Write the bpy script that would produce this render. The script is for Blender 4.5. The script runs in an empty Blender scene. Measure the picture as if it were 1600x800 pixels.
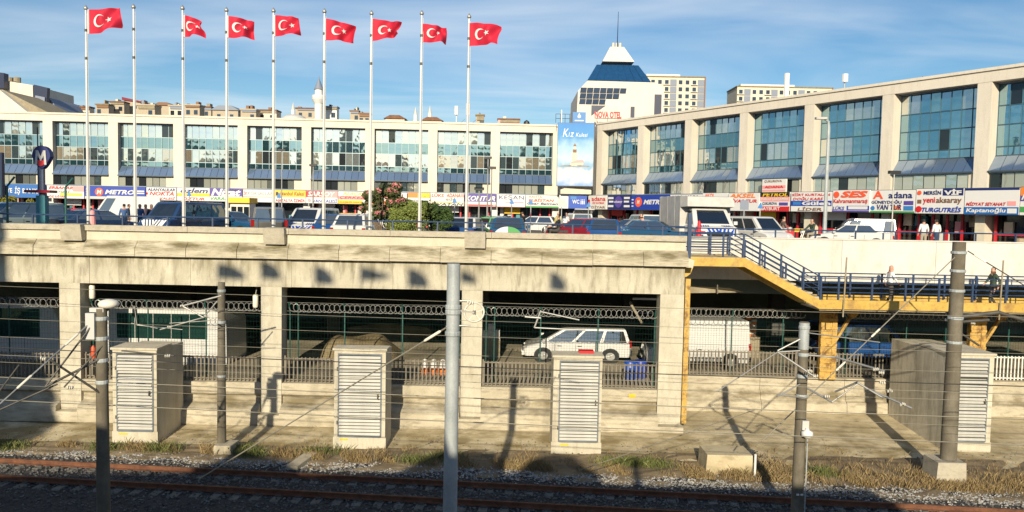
import bpy, bmesh, math, random
from mathutils import Vector, Matrix, Euler
random.seed(7)
R = math.radians
SC = bpy.context.scene
COL = SC.collection

# ------------------------------------------------------------------ camera
EYE = Vector((0, 0, 1.65)); FPX = 1215.0; PITCH = R(3.2); ROLL = R(1.1)
_f = Vector((0, math.cos(PITCH), -math.sin(PITCH))); _u0 = Vector((0, math.sin(PITCH), math.cos(PITCH)))
_r = math.cos(ROLL) * Vector((1, 0, 0)) + math.sin(ROLL) * _u0
_u = -math.sin(ROLL) * Vector((1, 0, 0)) + math.cos(ROLL) * _u0
cam_data = bpy.data.cameras.new('camera'); cam = bpy.data.objects.new('camera', cam_data); COL.objects.link(cam)
m = Matrix((( _r.x, _u.x, -_f.x, EYE.x), (_r.y, _u.y, -_f.y, EYE.y), (_r.z, _u.z, -_f.z, EYE.z), (0, 0, 0, 1)))
cam.matrix_world = m
cam_data.sensor_width = 36; cam_data.lens = 36 * FPX / 1600; cam_data.clip_start = 0.1; cam_data.clip_end = 5000
SC.camera = cam
def atY(px, py, Y):
    d = _f + (px - 800) / FPX * _r + (400 - py) / FPX * _u
    return EYE + d * (Y / d.y)

# ------------------------------------------------------------------ sky and sun
SUN_EL = R(20.7); SUN_AZ = R(5.5)          # sunlight travels towards (+sin, +cos): the sun stands behind the viewer
world = bpy.data.worlds.new('World'); SC.world = world; world.use_nodes = True
nt = world.node_tree; nt.nodes.clear()
out = nt.nodes.new('ShaderNodeOutputWorld'); bg = nt.nodes.new('ShaderNodeBackground')
sky = nt.nodes.new('ShaderNodeTexSky'); sky.sky_type = 'NISHITA'; sky.sun_disc = False
sky.sun_elevation = SUN_EL; sky.sun_rotation = R(180) + SUN_AZ
sky.air_density = 1.0; sky.dust_density = 0.35; sky.ozone_density = 2.2; sky.altitude = 200
# thin high cloud streaks
tc = nt.nodes.new('ShaderNodeTexCoord'); sep = nt.nodes.new('ShaderNodeSeparateXYZ')
nt.links.new(tc.outputs['Generated'], sep.inputs[0])
def wm(op, a, b=None):
    n = nt.nodes.new('ShaderNodeMath'); n.operation = op
    for i, v in enumerate((a, b)):
        if v is None: continue
        if isinstance(v, (int, float)): n.inputs[i].default_value = v
        else: nt.links.new(v, n.inputs[i])
    return n.outputs[0]
zz = wm('ADD', wm('MAXIMUM', sep.outputs['Z'], 0.0), 0.10)
cmb = nt.nodes.new('ShaderNodeCombineXYZ')
nt.links.new(wm('DIVIDE', sep.outputs['X'], zz), cmb.inputs[0]); nt.links.new(wm('DIVIDE', sep.outputs['Y'], zz), cmb.inputs[1])
mp = nt.nodes.new('ShaderNodeMapping'); mp.inputs['Scale'].default_value = (0.55, 1.15, 1); mp.inputs['Rotation'].default_value = (0, 0, R(-14)); mp.inputs['Location'].default_value = (3.1, 1.7, 0)
nt.links.new(cmb.outputs[0], mp.inputs[0])
nz = nt.nodes.new('ShaderNodeTexNoise'); nz.inputs['Scale'].default_value = 0.9; nz.inputs['Detail'].default_value = 4.5; nz.inputs['Roughness'].default_value = 0.55; nz.inputs['Distortion'].default_value = 0.6
nt.links.new(mp.outputs[0], nz.inputs['Vector'])
rmp = nt.nodes.new('ShaderNodeValToRGB'); rmp.color_ramp.elements[0].position = 0.42; rmp.color_ramp.elements[1].position = 0.74
rmp.color_ramp.elements[1].color = (0.60, 0.60, 0.60, 1)
nt.links.new(nz.outputs['Fac'], rmp.inputs[0])
mixw = nt.nodes.new('ShaderNodeMixRGB'); nt.links.new(rmp.outputs[0], mixw.inputs[0]); hsv = nt.nodes.new('ShaderNodeHueSaturation'); hsv.inputs['Saturation'].default_value = 1.28; nt.links.new(sky.outputs[0], hsv.inputs['Color']); nt.links.new(hsv.outputs[0], mixw.inputs[1])
mixw.inputs[2].default_value = (8.4, 9.0, 9.6, 1)
nt.links.new(mixw.outputs[0], bg.inputs[0]); bg.inputs[1].default_value = 0.08
nt.links.new(bg.outputs[0], out.inputs[0])
sl = bpy.data.lights.new('sun', 'SUN'); so = bpy.data.objects.new('sun', sl); COL.objects.link(so)
sl.energy = 4.7; sl.angle = R(0.53); sl.color = (1.0, 0.88, 0.655)
_sd = Vector((math.sin(SUN_AZ) * math.cos(SUN_EL), math.cos(SUN_AZ) * math.cos(SUN_EL), -math.sin(SUN_EL)))
so.rotation_euler = _sd.to_track_quat('-Z', 'Y').to_euler()
SC.view_settings.view_transform = 'Standard'; SC.view_settings.look = 'None'; SC.view_settings.gamma = 1; SC.view_settings.exposure = 0.38
SC.view_settings.use_curve_mapping = False
SC.cycles.max_bounces = 6; SC.cycles.caustics_reflective = False; SC.cycles.caustics_refractive = False

# ------------------------------------------------------------------ helpers
class MB:
    def __init__(s): s.v = []; s.f = []
    def add(s, vs, fs):
        o = len(s.v); s.v += [tuple(v) for v in vs]; s.f += [tuple(i + o for i in f) for f in fs]; return s
    def box(s, x0, x1, y0, y1, z0, z1):
        return s.add([(x0,y0,z0),(x1,y0,z0),(x1,y1,z0),(x0,y1,z0),(x0,y0,z1),(x1,y0,z1),(x1,y1,z1),(x0,y1,z1)],
                     [(0,3,2,1),(4,5,6,7),(0,1,5,4),(1,2,6,5),(2,3,7,6),(3,0,4,7)])
    def bar(s, p, q, w, h=None):
        p = Vector(p); q = Vector(q); h = h or w; d = (q - p).normalized()
        a = d.cross(Vector((0,0,1)))
        if a.length < 1e-3: a = Vector((1,0,0))
        a.normalize(); b = a.cross(d); a *= w / 2; b *= h / 2
        return s.add([p-a-b,p+a-b,p+a+b,p-a+b,q-a-b,q+a-b,q+a+b,q-a+b],
                     [(0,3,2,1),(4,5,6,7),(0,1,5,4),(1,2,6,5),(2,3,7,6),(3,0,4,7)])
    def tube(s, pts, r, n=8, cap=True, loop=False):
        pts = [Vector(p) for p in pts]; k = len(pts); vs = []; fs = []; pa = None
        for i, p in enumerate(pts):
            if loop: d = pts[(i+1) % k] - pts[i-1]
            else: d = pts[min(i+1, k-1)] - pts[max(i-1, 0)]
            d.normalize()
            if pa is None:
                a = d.cross(Vector((0,0,1)))
                if a.length < 1e-3: a = d.cross(Vector((0,1,0)))
            else: a = pa - d * pa.dot(d)
            a.normalize(); pa = a; b = d.cross(a); rr = r[i] if isinstance(r, (list, tuple)) else r
            for j in range(n):
                t = 2 * math.pi * j / n; vs.append(p + (a * math.cos(t) + b * math.sin(t)) * rr)
        for i in range(k if loop else k - 1):
            for j in range(n):
                i2 = (i + 1) % k
                fs.append((i*n+j, i*n+(j+1) % n, i2*n+(j+1) % n, i2*n+j))
        if cap and not loop: fs.append(tuple(range(n-1, -1, -1))); fs.append(tuple((k-1)*n+j for j in range(n)))
        return s.add(vs, fs)
    def prism(s, poly, ax, a, b):
        n = len(poly)
        def P(u, v, w): return {'x': (w,u,v), 'y': (u,w,v), 'z': (u,v,w)}[ax]
        vs = [P(u,v,a) for u,v in poly] + [P(u,v,b) for u,v in poly]
        fs = [tuple(range(n-1,-1,-1)), tuple(range(n,2*n))] + [(i,(i+1)%n,n+(i+1)%n,n+i) for i in range(n)]
        return s.add(vs, fs)
    def lathe(s, prof, c=(0,0,0), n=16, ax='z'):
        vs = []; fs = []; k = len(prof)
        for (r, h) in prof:
            for j in range(n):
                t = 2*math.pi*j/n; a, b = r*math.cos(t), r*math.sin(t)
                vs.append({'z': (c[0]+a,c[1]+b,c[2]+h), 'y': (c[0]+a,c[1]+h,c[2]+b), 'x': (c[0]+h,c[1]+a,c[2]+b)}[ax])
        for i in range(k-1):
            for j in range(n): fs.append((i*n+j, i*n+(j+1)%n, (i+1)*n+(j+1)%n, (i+1)*n+j))
        fs.append(tuple(range(n-1,-1,-1))); fs.append(tuple((k-1)*n+j for j in range(n)))
        return s.add(vs, fs)
    def poly(s, pts): return s.add(pts, [tuple(range(len(pts)))])
    def xf(s, fn): s.v = [tuple(fn(Vector(v))) for v in s.v]; return s
    def mesh(s, name, mat, inv=None, smooth=None):
        me = bpy.data.meshes.new(name)
        vs = s.v if inv is None else [tuple(inv @ Vector(v)) for v in s.v]
        me.from_pydata(vs, [], s.f)
        for q in (mat if isinstance(mat, (list, tuple)) else [mat]): me.materials.append(M[q] if isinstance(q, str) else q)
        bm = bmesh.new(); bm.from_mesh(me); bmesh.ops.recalc_face_normals(bm, faces=bm.faces); bm.to_mesh(me); bm.free()
        if smooth is not None:
            me.shade_smooth(); me.set_sharp_from_angle(angle=R(smooth))
        return me
    def build(s, name, mat, parent=None, smooth=None, world=True, kind=None):
        inv = ROOT[parent.name].inverted() if (parent is not None and world and parent.name in ROOT) else None
        o = bpy.data.objects.new(name, s.mesh(name, mat, inv, smooth)); COL.objects.link(o)
        if parent is not None:
            o.parent = parent
            if parent.name in ROOT: ROOT[o.name] = ROOT[parent.name]
        if kind: o['kind'] = kind
        return o
ROOT = {}
def tag(o, label=None, cat=None, group=None, kind=None):
    for k, v in (('label', label), ('category', cat), ('group', group), ('kind', kind)):
        if v: o[k] = v
    return o
def thing(name, label, cat, loc=(0,0,0), rz=0, group=None):
    o = bpy.data.objects.new(name, None); COL.objects.link(o); o.location = loc; o.rotation_euler = (0,0,rz); o.empty_display_size = 0.3
    ROOT[o.name] = Matrix.Translation(Vector(loc)) @ Matrix.Rotation(rz, 4, 'Z')
    return tag(o, label, cat, group)
def link(name, me, parent, loc=(0,0,0), rot=(0,0,0)):
    o = bpy.data.objects.new(name, me); COL.objects.link(o); o.parent = parent; o.location = loc; o.rotation_euler = rot; return o
KIDS = {}
def copy_tree(o, loc, rz, label=None, group=None):
    ch = {}
    for x in list(o.children_recursive): ch.setdefault(x.parent, []).append(x)
    def cp(a, par):
        c = a.copy(); COL.objects.link(c); c.parent = par
        for b in ch.get(a, []): cp(b, c)
        return c
    r = cp(o, None); r.location = loc; r.rotation_euler = (0,0,rz)
    if label: r['label'] = label
    if group: r['group'] = group
    return r

# ------------------------------------------------------------------ materials
M = {}
def newmat(name):
    m = bpy.data.materials.new(name); m.use_nodes = True; M[name] = m
    return m, m.node_tree, m.node_tree.nodes['Principled BSDF']
def plain(name, c, rough=0.6, metal=0.0, var=0.0, spec=0.5, coat=0.0):
    m, t, b = newmat(name); b.inputs['Base Color'].default_value = (*c, 1); b.inputs['Roughness'].default_value = rough
    b.inputs['Metallic'].default_value = metal; b.inputs['Specular IOR Level'].default_value = spec; b.inputs['Coat Weight'].default_value = coat
    if var:
        n = t.nodes.new('ShaderNodeTexNoise'); n.inputs['Scale'].default_value = 3; n.inputs['Detail'].default_value = 5
        oi = t.nodes.new('ShaderNodeTexCoord'); t.links.new(oi.outputs['Object'], n.inputs['Vector'])
        rp = t.nodes.new('ShaderNodeValToRGB')
        rp.color_ramp.elements[0].position = .3; rp.color_ramp.elements[1].position = .7
        rp.color_ramp.elements[0].color = (*[x*(1-var) for x in c],1); rp.color_ramp.elements[1].color = (*[min(1,x*(1+var*.6)) for x in c],1)
        t.links.new(n.outputs['Fac'], rp.inputs[0]); t.links.new(rp.outputs[0], b.inputs['Base Color'])
    return m
def noise_mat(name, c1, c2, scale=2.0, rough=0.85, bump=0.2, stretch=(1,1,1), stain=None, stain_scale=(1.2,1.2,.12), amt=.6, lo=.48, hi=.7, bscale=25, metal=0, zr=None):
    """weathered surface: two tones in large patches, fine grain, and optional streaky stains of their own shape"""
    m, t, b = newmat(name); L = t.links.new; N = t.nodes.new
    g = N('ShaderNodeNewGeometry')
    def noise(sc, st, det=6):
        mp = N('ShaderNodeMapping'); mp.inputs['Scale'].default_value = st; L(g.outputs['Position'], mp.inputs[0])
        n = N('ShaderNodeTexNoise'); n.inputs['Scale'].default_value = sc; n.inputs['Detail'].default_value = det; n.inputs['Roughness'].default_value = .62; L(mp.outputs[0], n.inputs['Vector']); return n.outputs['Fac']
    rp = N('ShaderNodeValToRGB'); rp.color_ramp.elements[0].position = .34; rp.color_ramp.elements[1].position = .68
    rp.color_ramp.elements[0].color = (*c1,1); rp.color_ramp.elements[1].color = (*c2,1); L(noise(scale, stretch), rp.inputs[0])
    col = rp.outputs[0]
    fine = noise(bscale, (1,1,1), 3)
    mx = N('ShaderNodeMixRGB'); mx.blend_type = 'MULTIPLY'; mx.inputs[0].default_value = .35
    fr = N('ShaderNodeValToRGB'); fr.color_ramp.elements[0].position = .3; fr.color_ramp.elements[1].position = .6; fr.color_ramp.elements[0].color = (.6,.6,.6,1); L(fine, fr.inputs[0])
    L(col, mx.inputs[1]); L(fr.outputs[0], mx.inputs[2]); col = mx.outputs[0]
    if stain:
        sr = N('ShaderNodeValToRGB'); sr.color_ramp.elements[0].position = lo; sr.color_ramp.elements[1].position = hi
        sr.color_ramp.elements[0].color = (0,0,0,1); sr.color_ramp.elements[1].color = (amt,amt,amt,1); L(noise(1.0, stain_scale, 7), sr.inputs[0])
        sfac = sr.outputs[0]
        if zr:                                    # dirt gathers at certain heights of the wall: under the drip edge, in the ledge groove
            sp = N('ShaderNodeSeparateXYZ'); L(g.outputs['Position'], sp.inputs[0]); mr = N('ShaderNodeMapRange'); mr.inputs[1].default_value = zr[0]; mr.inputs[2].default_value = zr[1]; L(sp.outputs['Z'], mr.inputs[0])
            wob = N('ShaderNodeMath'); wob.operation = 'MULTIPLY_ADD'; wob.inputs[1].default_value = .30; L(noise(1.0, (1.8,1.8,1.0), 5), wob.inputs[0]); L(mr.outputs[0], wob.inputs[2])
            wo2 = N('ShaderNodeMath'); wo2.operation = 'SUBTRACT'; wo2.inputs[1].default_value = .15; L(wob.outputs[0], wo2.inputs[0])
            zc = N('ShaderNodeValToRGB'); e_ = zc.color_ramp.elements
            e_[0].position = zr[2][0][0]; e_[0].color = (*[zr[2][0][1]]*3,1); e_[1].position = zr[2][-1][0]; e_[1].color = (*[zr[2][-1][1]]*3,1)
            for ps, vv in zr[2][1:-1]: q_ = e_.new(ps); q_.color = (vv,vv,vv,1)
            L(wo2.outputs[0], zc.inputs[0]); mu = N('ShaderNodeMath'); mu.operation = 'MULTIPLY'; mu.use_clamp = True; L(sr.outputs[0], mu.inputs[0]); L(zc.outputs[0], mu.inputs[1]); sfac = mu.outputs[0]
        m2 = N('ShaderNodeMixRGB'); L(sfac, m2.inputs[0]); L(col, m2.inputs[1]); m2.inputs[2].default_value = (*stain,1); col = m2.outputs[0]
        s3 = N('ShaderNodeValToRGB'); s3.color_ramp.elements[0].position = .50; s3.color_ramp.elements[1].position = .66
        s3.color_ramp.elements[0].color = (0,0,0,1); s3.color_ramp.elements[1].color = (amt*.55,amt*.55,amt*.55,1); L(noise(1.0, (2.6*stain_scale[0],2.6*stain_scale[1],5*stain_scale[2]), 7), s3.inputs[0])
        m4 = N('ShaderNodeMixRGB'); L(s3.outputs[0], m4.inputs[0]); L(col, m4.inputs[1]); m4.inputs[2].default_value = (*[x*.8+.04 for x in stain],1); col = m4.outputs[0]
    L(col, b.inputs['Base Color']); b.inputs['Roughness'].default_value = rough; b.inputs['Specular IOR Level'].default_value = .25; b.inputs['Metallic'].default_value = metal
    if bump:
        bp = N('ShaderNodeBump'); bp.inputs['Strength'].default_value = bump; bp.inputs['Distance'].default_value = .02; L(fine, bp.inputs['Height']); L(bp.outputs[0], b.inputs['Normal'])
    return m
def glass(name, c, tint=(.75,.85,.9), fac=.5, rough=.03, var=.25):
    """coated facade glass: mirror film over a dark or curtained room, varying from pane to pane"""
    m, t, b = newmat(name); L = t.links.new; N = t.nodes.new
    b.inputs['Roughness'].default_value = .6; b.inputs['Specular IOR Level'].default_value = .1
    oi = N('ShaderNodeObjectInfo'); hs = N('ShaderNodeHueSaturation'); hs.inputs['Color'].default_value = (*c,1)
    mr = N('ShaderNodeMapRange'); mr.inputs[3].default_value = 1-var; mr.inputs[4].default_value = 1+var; L(oi.outputs['Random'], mr.inputs[0]); L(mr.outputs[0], hs.inputs['Value']); L(hs.outputs[0], b.inputs['Base Color'])
    gl = N('ShaderNodeBsdfGlossy'); gl.inputs['Color'].default_value = (*tint,1); gl.inputs['Roughness'].default_value = rough
    g = N('ShaderNodeTexCoord'); n = N('ShaderNodeTexNoise'); n.inputs['Scale'].default_value = 1.6; n.inputs['Detail'].default_value = 1; L(g.outputs['Object'], n.inputs['Vector'])
    bp = N('ShaderNodeBump'); bp.inputs['Strength'].default_value = .12; bp.inputs['Distance'].default_value = .05; L(n.outputs['Fac'], bp.inputs['Height']); L(bp.outputs[0], gl.inputs['Normal'])
    mx = N('ShaderNodeMixShader'); mx.inputs[0].default_value = fac; L(b.outputs[0], mx.inputs[1]); L(gl.outputs[0], mx.inputs[2])
    L(mx.outputs[0], t.nodes['Material Output'].inputs[0]); return m

noise_mat('concrete_wall', (.47,.43,.335), (.61,.565,.45), 1.0, stain=(.17,.145,.085), stain_scale=(1.9,1.9,.22), amt=1, lo=.40, hi=.66, zr=(-1.4,-.33,[(0,.25),(.15,.05),(.5,.35),(.8,.8),(1,1)]))
noise_mat('concrete_parapet', (.56,.51,.40), (.64,.59,.47), .8, stain=(.40,.34,.24), stain_scale=(1.5,1.5,.6), amt=.45, lo=.55, hi=.75)
noise_mat('concrete_coping', (.42,.38,.30), (.55,.50,.40), 2.0, stain=(.22,.19,.13), stain_scale=(2,2,2), amt=.6, lo=.5, hi=.7)
noise_mat('concrete_mouldy', (.48,.43,.325), (.62,.56,.43), 1.4, stain=(.15,.125,.065), stain_scale=(.8,.8,3.5), amt=1, lo=.36, hi=.60, zr=(-.33,.30,[(0,.15),(.35,.25),(.55,.85),(.8,1),(1,.6)]))
noise_mat('concrete_plinth', (.46,.41,.31), (.60,.54,.42), .9, stain=(.19,.155,.09), stain_scale=(.8,.8,1.6), amt=1, lo=.34, hi=.60, zr=(-6.75,-5.15,[(0,.5),(.2,.2),(.36,.25),(.46,.95),(.62,.95),(.70,.25),(1,.15)]))
noise_mat('concrete_column', (.48,.44,.345), (.61,.565,.455), 1.1, stain=(.30,.25,.17), stain_scale=(2.2,2.2,.5), amt=.5, lo=.52, hi=.72)
noise_mat('concrete_apron', (.54,.455,.295), (.68,.585,.40), .5, stain=(.27,.21,.105), stain_scale=(.8,1.1,1), amt=1, lo=.40, hi=.60, bump=.35, zr=(-6.96,-6.5,[(0,1),(.3,.95),(.6,.5),(1,.3)]))
noise_mat('cabinet_concrete', (.52,.475,.37), (.62,.57,.455), .9, stain=(.36,.31,.23), stain_scale=(2.4,2.4,.3), amt=.6, lo=.5, hi=.75)
noise_mat('cabinet_raw', (.55,.51,.41), (.66,.615,.50), .9, stain=(.20,.185,.14), stain_scale=(2.0,2.0,.35), amt=.6, lo=.46, hi=.65)
noise_mat('ballast', (.03,.03,.031), (.085,.083,.08), 9, rough=.95, bump=.9, bscale=14)
noise_mat('soil', (.16,.12,.075), (.27,.21,.13), 1.6, bump=.6, bscale=12)
noise_mat('asphalt', (.11,.105,.10), (.17,.16,.15), .4, bump=.15)
noise_mat('garage_floor', (.32,.28,.20), (.46,.41,.30), .35, stain=(.07,.06,.05), stain_scale=(.4,.4,1), amt=.7)
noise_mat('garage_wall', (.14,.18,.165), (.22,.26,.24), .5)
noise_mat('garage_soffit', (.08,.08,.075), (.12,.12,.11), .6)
noise_mat('terminal_white', (.69,.625,.53), (.75,.685,.585), .35, stain=(.55,.49,.39), stain_scale=(1.6,1.6,.13), amt=.5, lo=.55, hi=.8, bump=.05)
noise_mat('white_wall', (.64,.61,.56), (.69,.67,.62), .35, stain=(.46,.43,.36), stain_scale=(.9,.9,.25), amt=.6, lo=.52, hi=.78, bump=.05)
noise_mat('hotel_white', (.70,.64,.56), (.76,.70,.62), .3, stain=(.55,.50,.42), stain_scale=(.8,.8,.1), amt=.35, lo=.55, hi=.8, bump=.03)
noise_mat('yellow_paint', (.52,.33,.07), (.62,.42,.11), .9, stain=(.24,.13,.06), stain_scale=(1.6,1.6,1.1), amt=.7, lo=.50, hi=.68, rough=.55, bump=.1)
noise_mat('rusty_yellow', (.50,.31,.075), (.62,.41,.12), 2.2, stain=(.17,.085,.04), stain_scale=(3.2,3.2,2.4), amt=.8, lo=.52, hi=.62, rough=.7, bump=.2)
noise_mat('rust_rail', (.11,.048,.03), (.21,.092,.05), 4, rough=.75, bump=.3)
noise_mat('sleeper', (.12,.115,.10), (.21,.195,.17), 3)
noise_mat('mast_concrete', (.13,.112,.082), (.22,.195,.15), 1.6, stain=(.10,.085,.06), stain_scale=(4,4,.5), amt=.6)
noise_mat('galvanised', (.34,.37,.38), (.46,.49,.50), 1.8, rough=.5, bump=.05, metal=.15)
noise_mat('old_pipe', (.26,.22,.15), (.36,.31,.22), 2)
noise_mat('pile_dirt', (.20,.155,.085), (.31,.25,.15), 1.5, bump=.6)
noise_mat('hill_green', (.10,.11,.06), (.22,.20,.13), .06)
noise_mat('grass_verge', (.06,.11,.025), (.10,.16,.04), 1.2)
noise_mat('tile_roof', (.15,.075,.05), (.25,.13,.085), .8)
plain('blue_rail', (.022,.05,.12), .45, var=.3)
plain('grey_rail', (.15,.17,.19), .5, var=.2)
plain('picket', (.20,.175,.135), .6, var=.4)
plain('picket_white', (.72,.70,.64), .6, var=.1)
plain('fence_green', (.015,.09,.075), .5); plain('mesh_green', (.008,.04,.035), .7, spec=.1)
plain('razor', (.50,.50,.47), .45, .5)
plain('louvre', (.50,.49,.45), .5, .1, var=.12)
plain('louvre_dark', (.05,.05,.045), .7)
plain('steel', (.45,.44,.41), .45, .6, var=.2)
plain('steel_dark', (.10,.095,.085), .55, .3, var=.3)
plain('wire', (.33,.30,.23), .5, .5)
plain('wire_dark', (.06,.055,.05), .5, .4)
plain('insulator', (.74,.70,.60), .35)
plain('pole_white', (.66,.645,.62), .3, .15, var=.06)
plain('flag_red', (.50,.008,.035), .75)
plain('flag_white', (.70,.66,.66), .75)
plain('white', (.70,.69,.68), .5); plain('offwhite', (.70,.68,.63), .6, var=.08); plain('cream', (.66,.59,.47), .7, var=.1); plain('house_tan', (.44,.37,.28), .8, var=.15)
plain('black', (.012,.012,.014), .5); plain('rubber', (.02,.02,.021), .8); plain('dark_room', (.010,.013,.016), .9)
plain('frame_alu', (.36,.46,.50), .45, .3); plain('frame_blue', (.10,.20,.26), .45, .3); plain('frame_dark', (.06,.08,.10), .5)
plain('shop_red', (.52,.022,.035), .4); plain('shop_glass', (.015,.02,.025), .08, spec=.7)
plain('shop_goods', (.40,.32,.22), .7, var=.8)
plain('red', (.58,.015,.02), .45); plain('orange_red', (.80,.10,.035), .45); plain('orange', (.82,.22,.03), .5); plain('yellow', (.80,.50,.02), .5)
plain('blue', (.012,.045,.34), .45); plain('navy', (.01,.02,.13), .45); plain('royal', (.01,.07,.42), .4); plain('sky_blue', (.04,.19,.48), .45); plain('purple', (.09,.06,.30), .5)
plain('green', (.06,.30,.08), .5); plain('lime', (.45,.58,.10), .5); plain('grey', (.28,.28,.28), .6); plain('lightgrey', (.52,.51,.49), .6); plain('pink', (.80,.33,.33), .5); plain('teal', (.05,.22,.26), .5); plain('brown', (.20,.10,.05), .6)
plain('bank_blue', (.015,.12,.40), .45); plain('roof_blue', (.014,.065,.17), .3, var=.15); plain('panel_grey', (.20,.23,.30), .6); plain('panel_navy', (.01,.02,.06), .4)
glass('pane', (.08,.12,.13), (.92,.98,1), .66, var=.15); glass('pane_teal', (.01,.05,.065), (.52,.74,.82), .55, var=.15); glass('pane_curtain', (.24,.25,.22), (.95,1,1), .60, var=.2); glass('pane_beige', (.28,.23,.16), (.88,.92,.9), .48, var=.2)
glass('pane_net', (.36,.37,.32), (.9,.95,.95), .26, var=.2); glass('pane_dark', (.012,.016,.02), (.5,.6,.65), .10); glass('pane_awning', (.12,.18,.28), (.62,.74,.90), .42, rough=.12, var=.12); glass('hotel_pane', (.012,.022,.04), (.5,.6,.7), .14)
glass('pane_blue', (.015,.10,.15), (.56,.80,.92), .58, var=.12); glass('car_glass', (.012,.015,.017), (.85,.93,.95), .27, rough=.02); glass('green_glass', (.006,.035,.03), (.45,.75,.65), .10, rough=.04)
def paint(name, c, rough=.25, metal=.0): return plain(name, c, rough, metal, spec=.5, coat=.6)
paint('car_white', (.62,.62,.61)); paint('car_red', (.50,.012,.016)); paint('car_maroon', (.20,.012,.025)); paint('car_navy', (.012,.03,.085)); paint('car_blue', (.012,.065,.22)); paint('car_indigo', (.012,.04,.12)); paint('car_deep', (.012,.07,.16))
paint('car_grey', (.13,.125,.115), .3, .5); paint('car_teal', (.24,.30,.32), .3, .1); paint('car_silver', (.42,.43,.43), .3, .5); paint('car_black', (.012,.012,.014)); paint('car_green', (.10,.34,.08)); paint('car_yellow', (.75,.42,.02))
plain('lamp_glass', (.75,.76,.74), .12); plain('tail_red', (.28,.008,.008), .2); plain('plate', (.80,.80,.78), .5); plain('rim', (.50,.50,.49), .35, .6)
plain('tarp', (.52,.50,.47), .7, var=.15); plain('skin', (.50,.28,.19), .6); plain('hair', (.018,.013,.010), .7); plain('shirt_white', (.72,.72,.72), .8); plain('shirt_blue', (.05,.11,.26), .8); plain('shirt_green', (.035,.06,.035), .8)
plain('shirt_plaid', (.20,.13,.11), .8, var=.8); plain('jeans', (.04,.06,.12), .85); plain('trousers', (.06,.055,.05), .85); plain('trousers_light', (.33,.29,.23), .85); plain('shirt_pink', (.60,.36,.32), .8); plain('shirt_black', (.015,.015,.017), .85); plain('shirt_yellow', (.55,.50,.20), .8)
plain('bark', (.17,.12,.08), .9, var=.3); plain('stone', (.30,.28,.26), .9, var=.3)
def leafmat(name, c, c2):
    m, t, b = newmat(name); oi = t.nodes.new('ShaderNodeNewGeometry'); rp = t.nodes.new('ShaderNodeValToRGB')
    rp.color_ramp.elements[0].color = (*c,1); rp.color_ramp.elements[1].color = (*c2,1); t.links.new(oi.outputs['Random Per Island'], rp.inputs[0]); t.links.new(rp.outputs[0], b.inputs['Base Color']); b.inputs['Roughness'].default_value = .6; b.inputs['Specular IOR Level'].default_value = .3
leafmat('leaf_olive', (.10,.14,.03), (.29,.33,.09)); leafmat('leaf_dark', (.025,.05,.015), (.09,.14,.04)); leafmat('leaf_oleander', (.035,.055,.02), (.12,.14,.05)); leafmat('petal', (.55,.12,.16), (.80,.36,.36))
leafmat('dry_grass', (.16,.11,.052), (.38,.28,.135)); leafmat('green_grass', (.07,.10,.025), (.20,.20,.07)); leafmat('stones', (.035,.035,.035), (.18,.172,.162)); leafmat('stones_lit', (.16,.155,.15), (.48,.46,.43)); leafmat('leaf_yellow', (.12,.14,.02), (.32,.28,.05))  # paler stone copy paints the sunlit strip; the other stones are darkened as shaded

# ------------------------------------------------------------------ lettering
TXT = {}
def text2d(s, shear=0.0, bold=0.0):
    k = (s, shear, bold)
    if k in TXT: return TXT[k]
    cu = bpy.data.curves.new('lettering', 'FONT'); cu.body = s; cu.shear = shear; cu.offset = bold; cu.resolution_u = 2; cu.fill_mode = 'FRONT'
    ob = bpy.data.objects.new('lettering', cu); COL.objects.link(ob)
    bpy.context.view_layer.update()
    me = bpy.data.meshes.new_from_object(ob.evaluated_get(bpy.context.evaluated_depsgraph_get()))
    vs = [(v.co.x, v.co.y) for v in me.vertices]; fs = [tuple(p.vertices) for p in me.polygons]
    bpy.data.objects.remove(ob); bpy.data.curves.remove(cu); bpy.data.meshes.remove(me)
    x0 = min(v[0] for v in vs); x1 = max(v[0] for v in vs); y0 = min(v[1] for v in vs); y1 = max(v[1] for v in vs)
    TXT[k] = ([((x-x0)/(x1-x0), (y-y0)/(y1-y0)) for x, y in vs], fs); return TXT[k]
# ================================================================== setting
def struct(name, mb, mat, smooth=None): return tag(mb.build(name, mat, smooth=smooth), kind='structure')
# ground to the horizon
g = MB().poly([(-3000,-3000,-7.12),(3000,-3000,-7.12),(3000,3000,-7.12),(-3000,3000,-7.12)]); struct('ground', g, 'soil')
# track side: concrete apron, soil strip, ballast bed (the track runs at a slight angle to the wall)
TS = -0.0895
def trackY(x, off=0.0): return 23.85 + TS * x + off          # centre line between the two rails is off = -0.75
g = MB(); nx = 60
def strip(y0f, y1f, z0, z1, ny, amp, sx=-34, ex=34, nx=110):
    mb = MB(); vs = []; fs = []
    for i in range(nx+1):
        x = sx + (ex-sx)*i/nx
        for j in range(ny+1):
            t = j/ny; y = y0f(x)*(1-t)+y1f(x)*t
            vs.append((x, y + random.uniform(-.03,.03)*(0<j<ny), z0*(1-t)+z1*t + random.uniform(-amp,amp)*(0<j<ny)))
    for i in range(nx):
        for j in range(ny): a = i*(ny+1)+j; fs.append((a,a+ny+1,a+ny+2,a+1))
    return mb.add(vs, fs)
struct('apron_path', strip(lambda x: 26.75+.15*math.sin(x*1.3)+.1*math.sin(x*3.7)+.045*abs(x-4)*(x<4), lambda x: 33.4, -6.96, -6.47, 12, .012), 'concrete_apron')
struct('verge', strip(lambda x: trackY(x, .95), lambda x: 27.6, -7.0, -6.90, 10, .05), 'soil')
struct('ballast_bed', strip(lambda x: trackY(x,-14), lambda x: trackY(x,1.9), -7.03, -7.0, 40, .025, nx=160), 'ballast')

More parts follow.
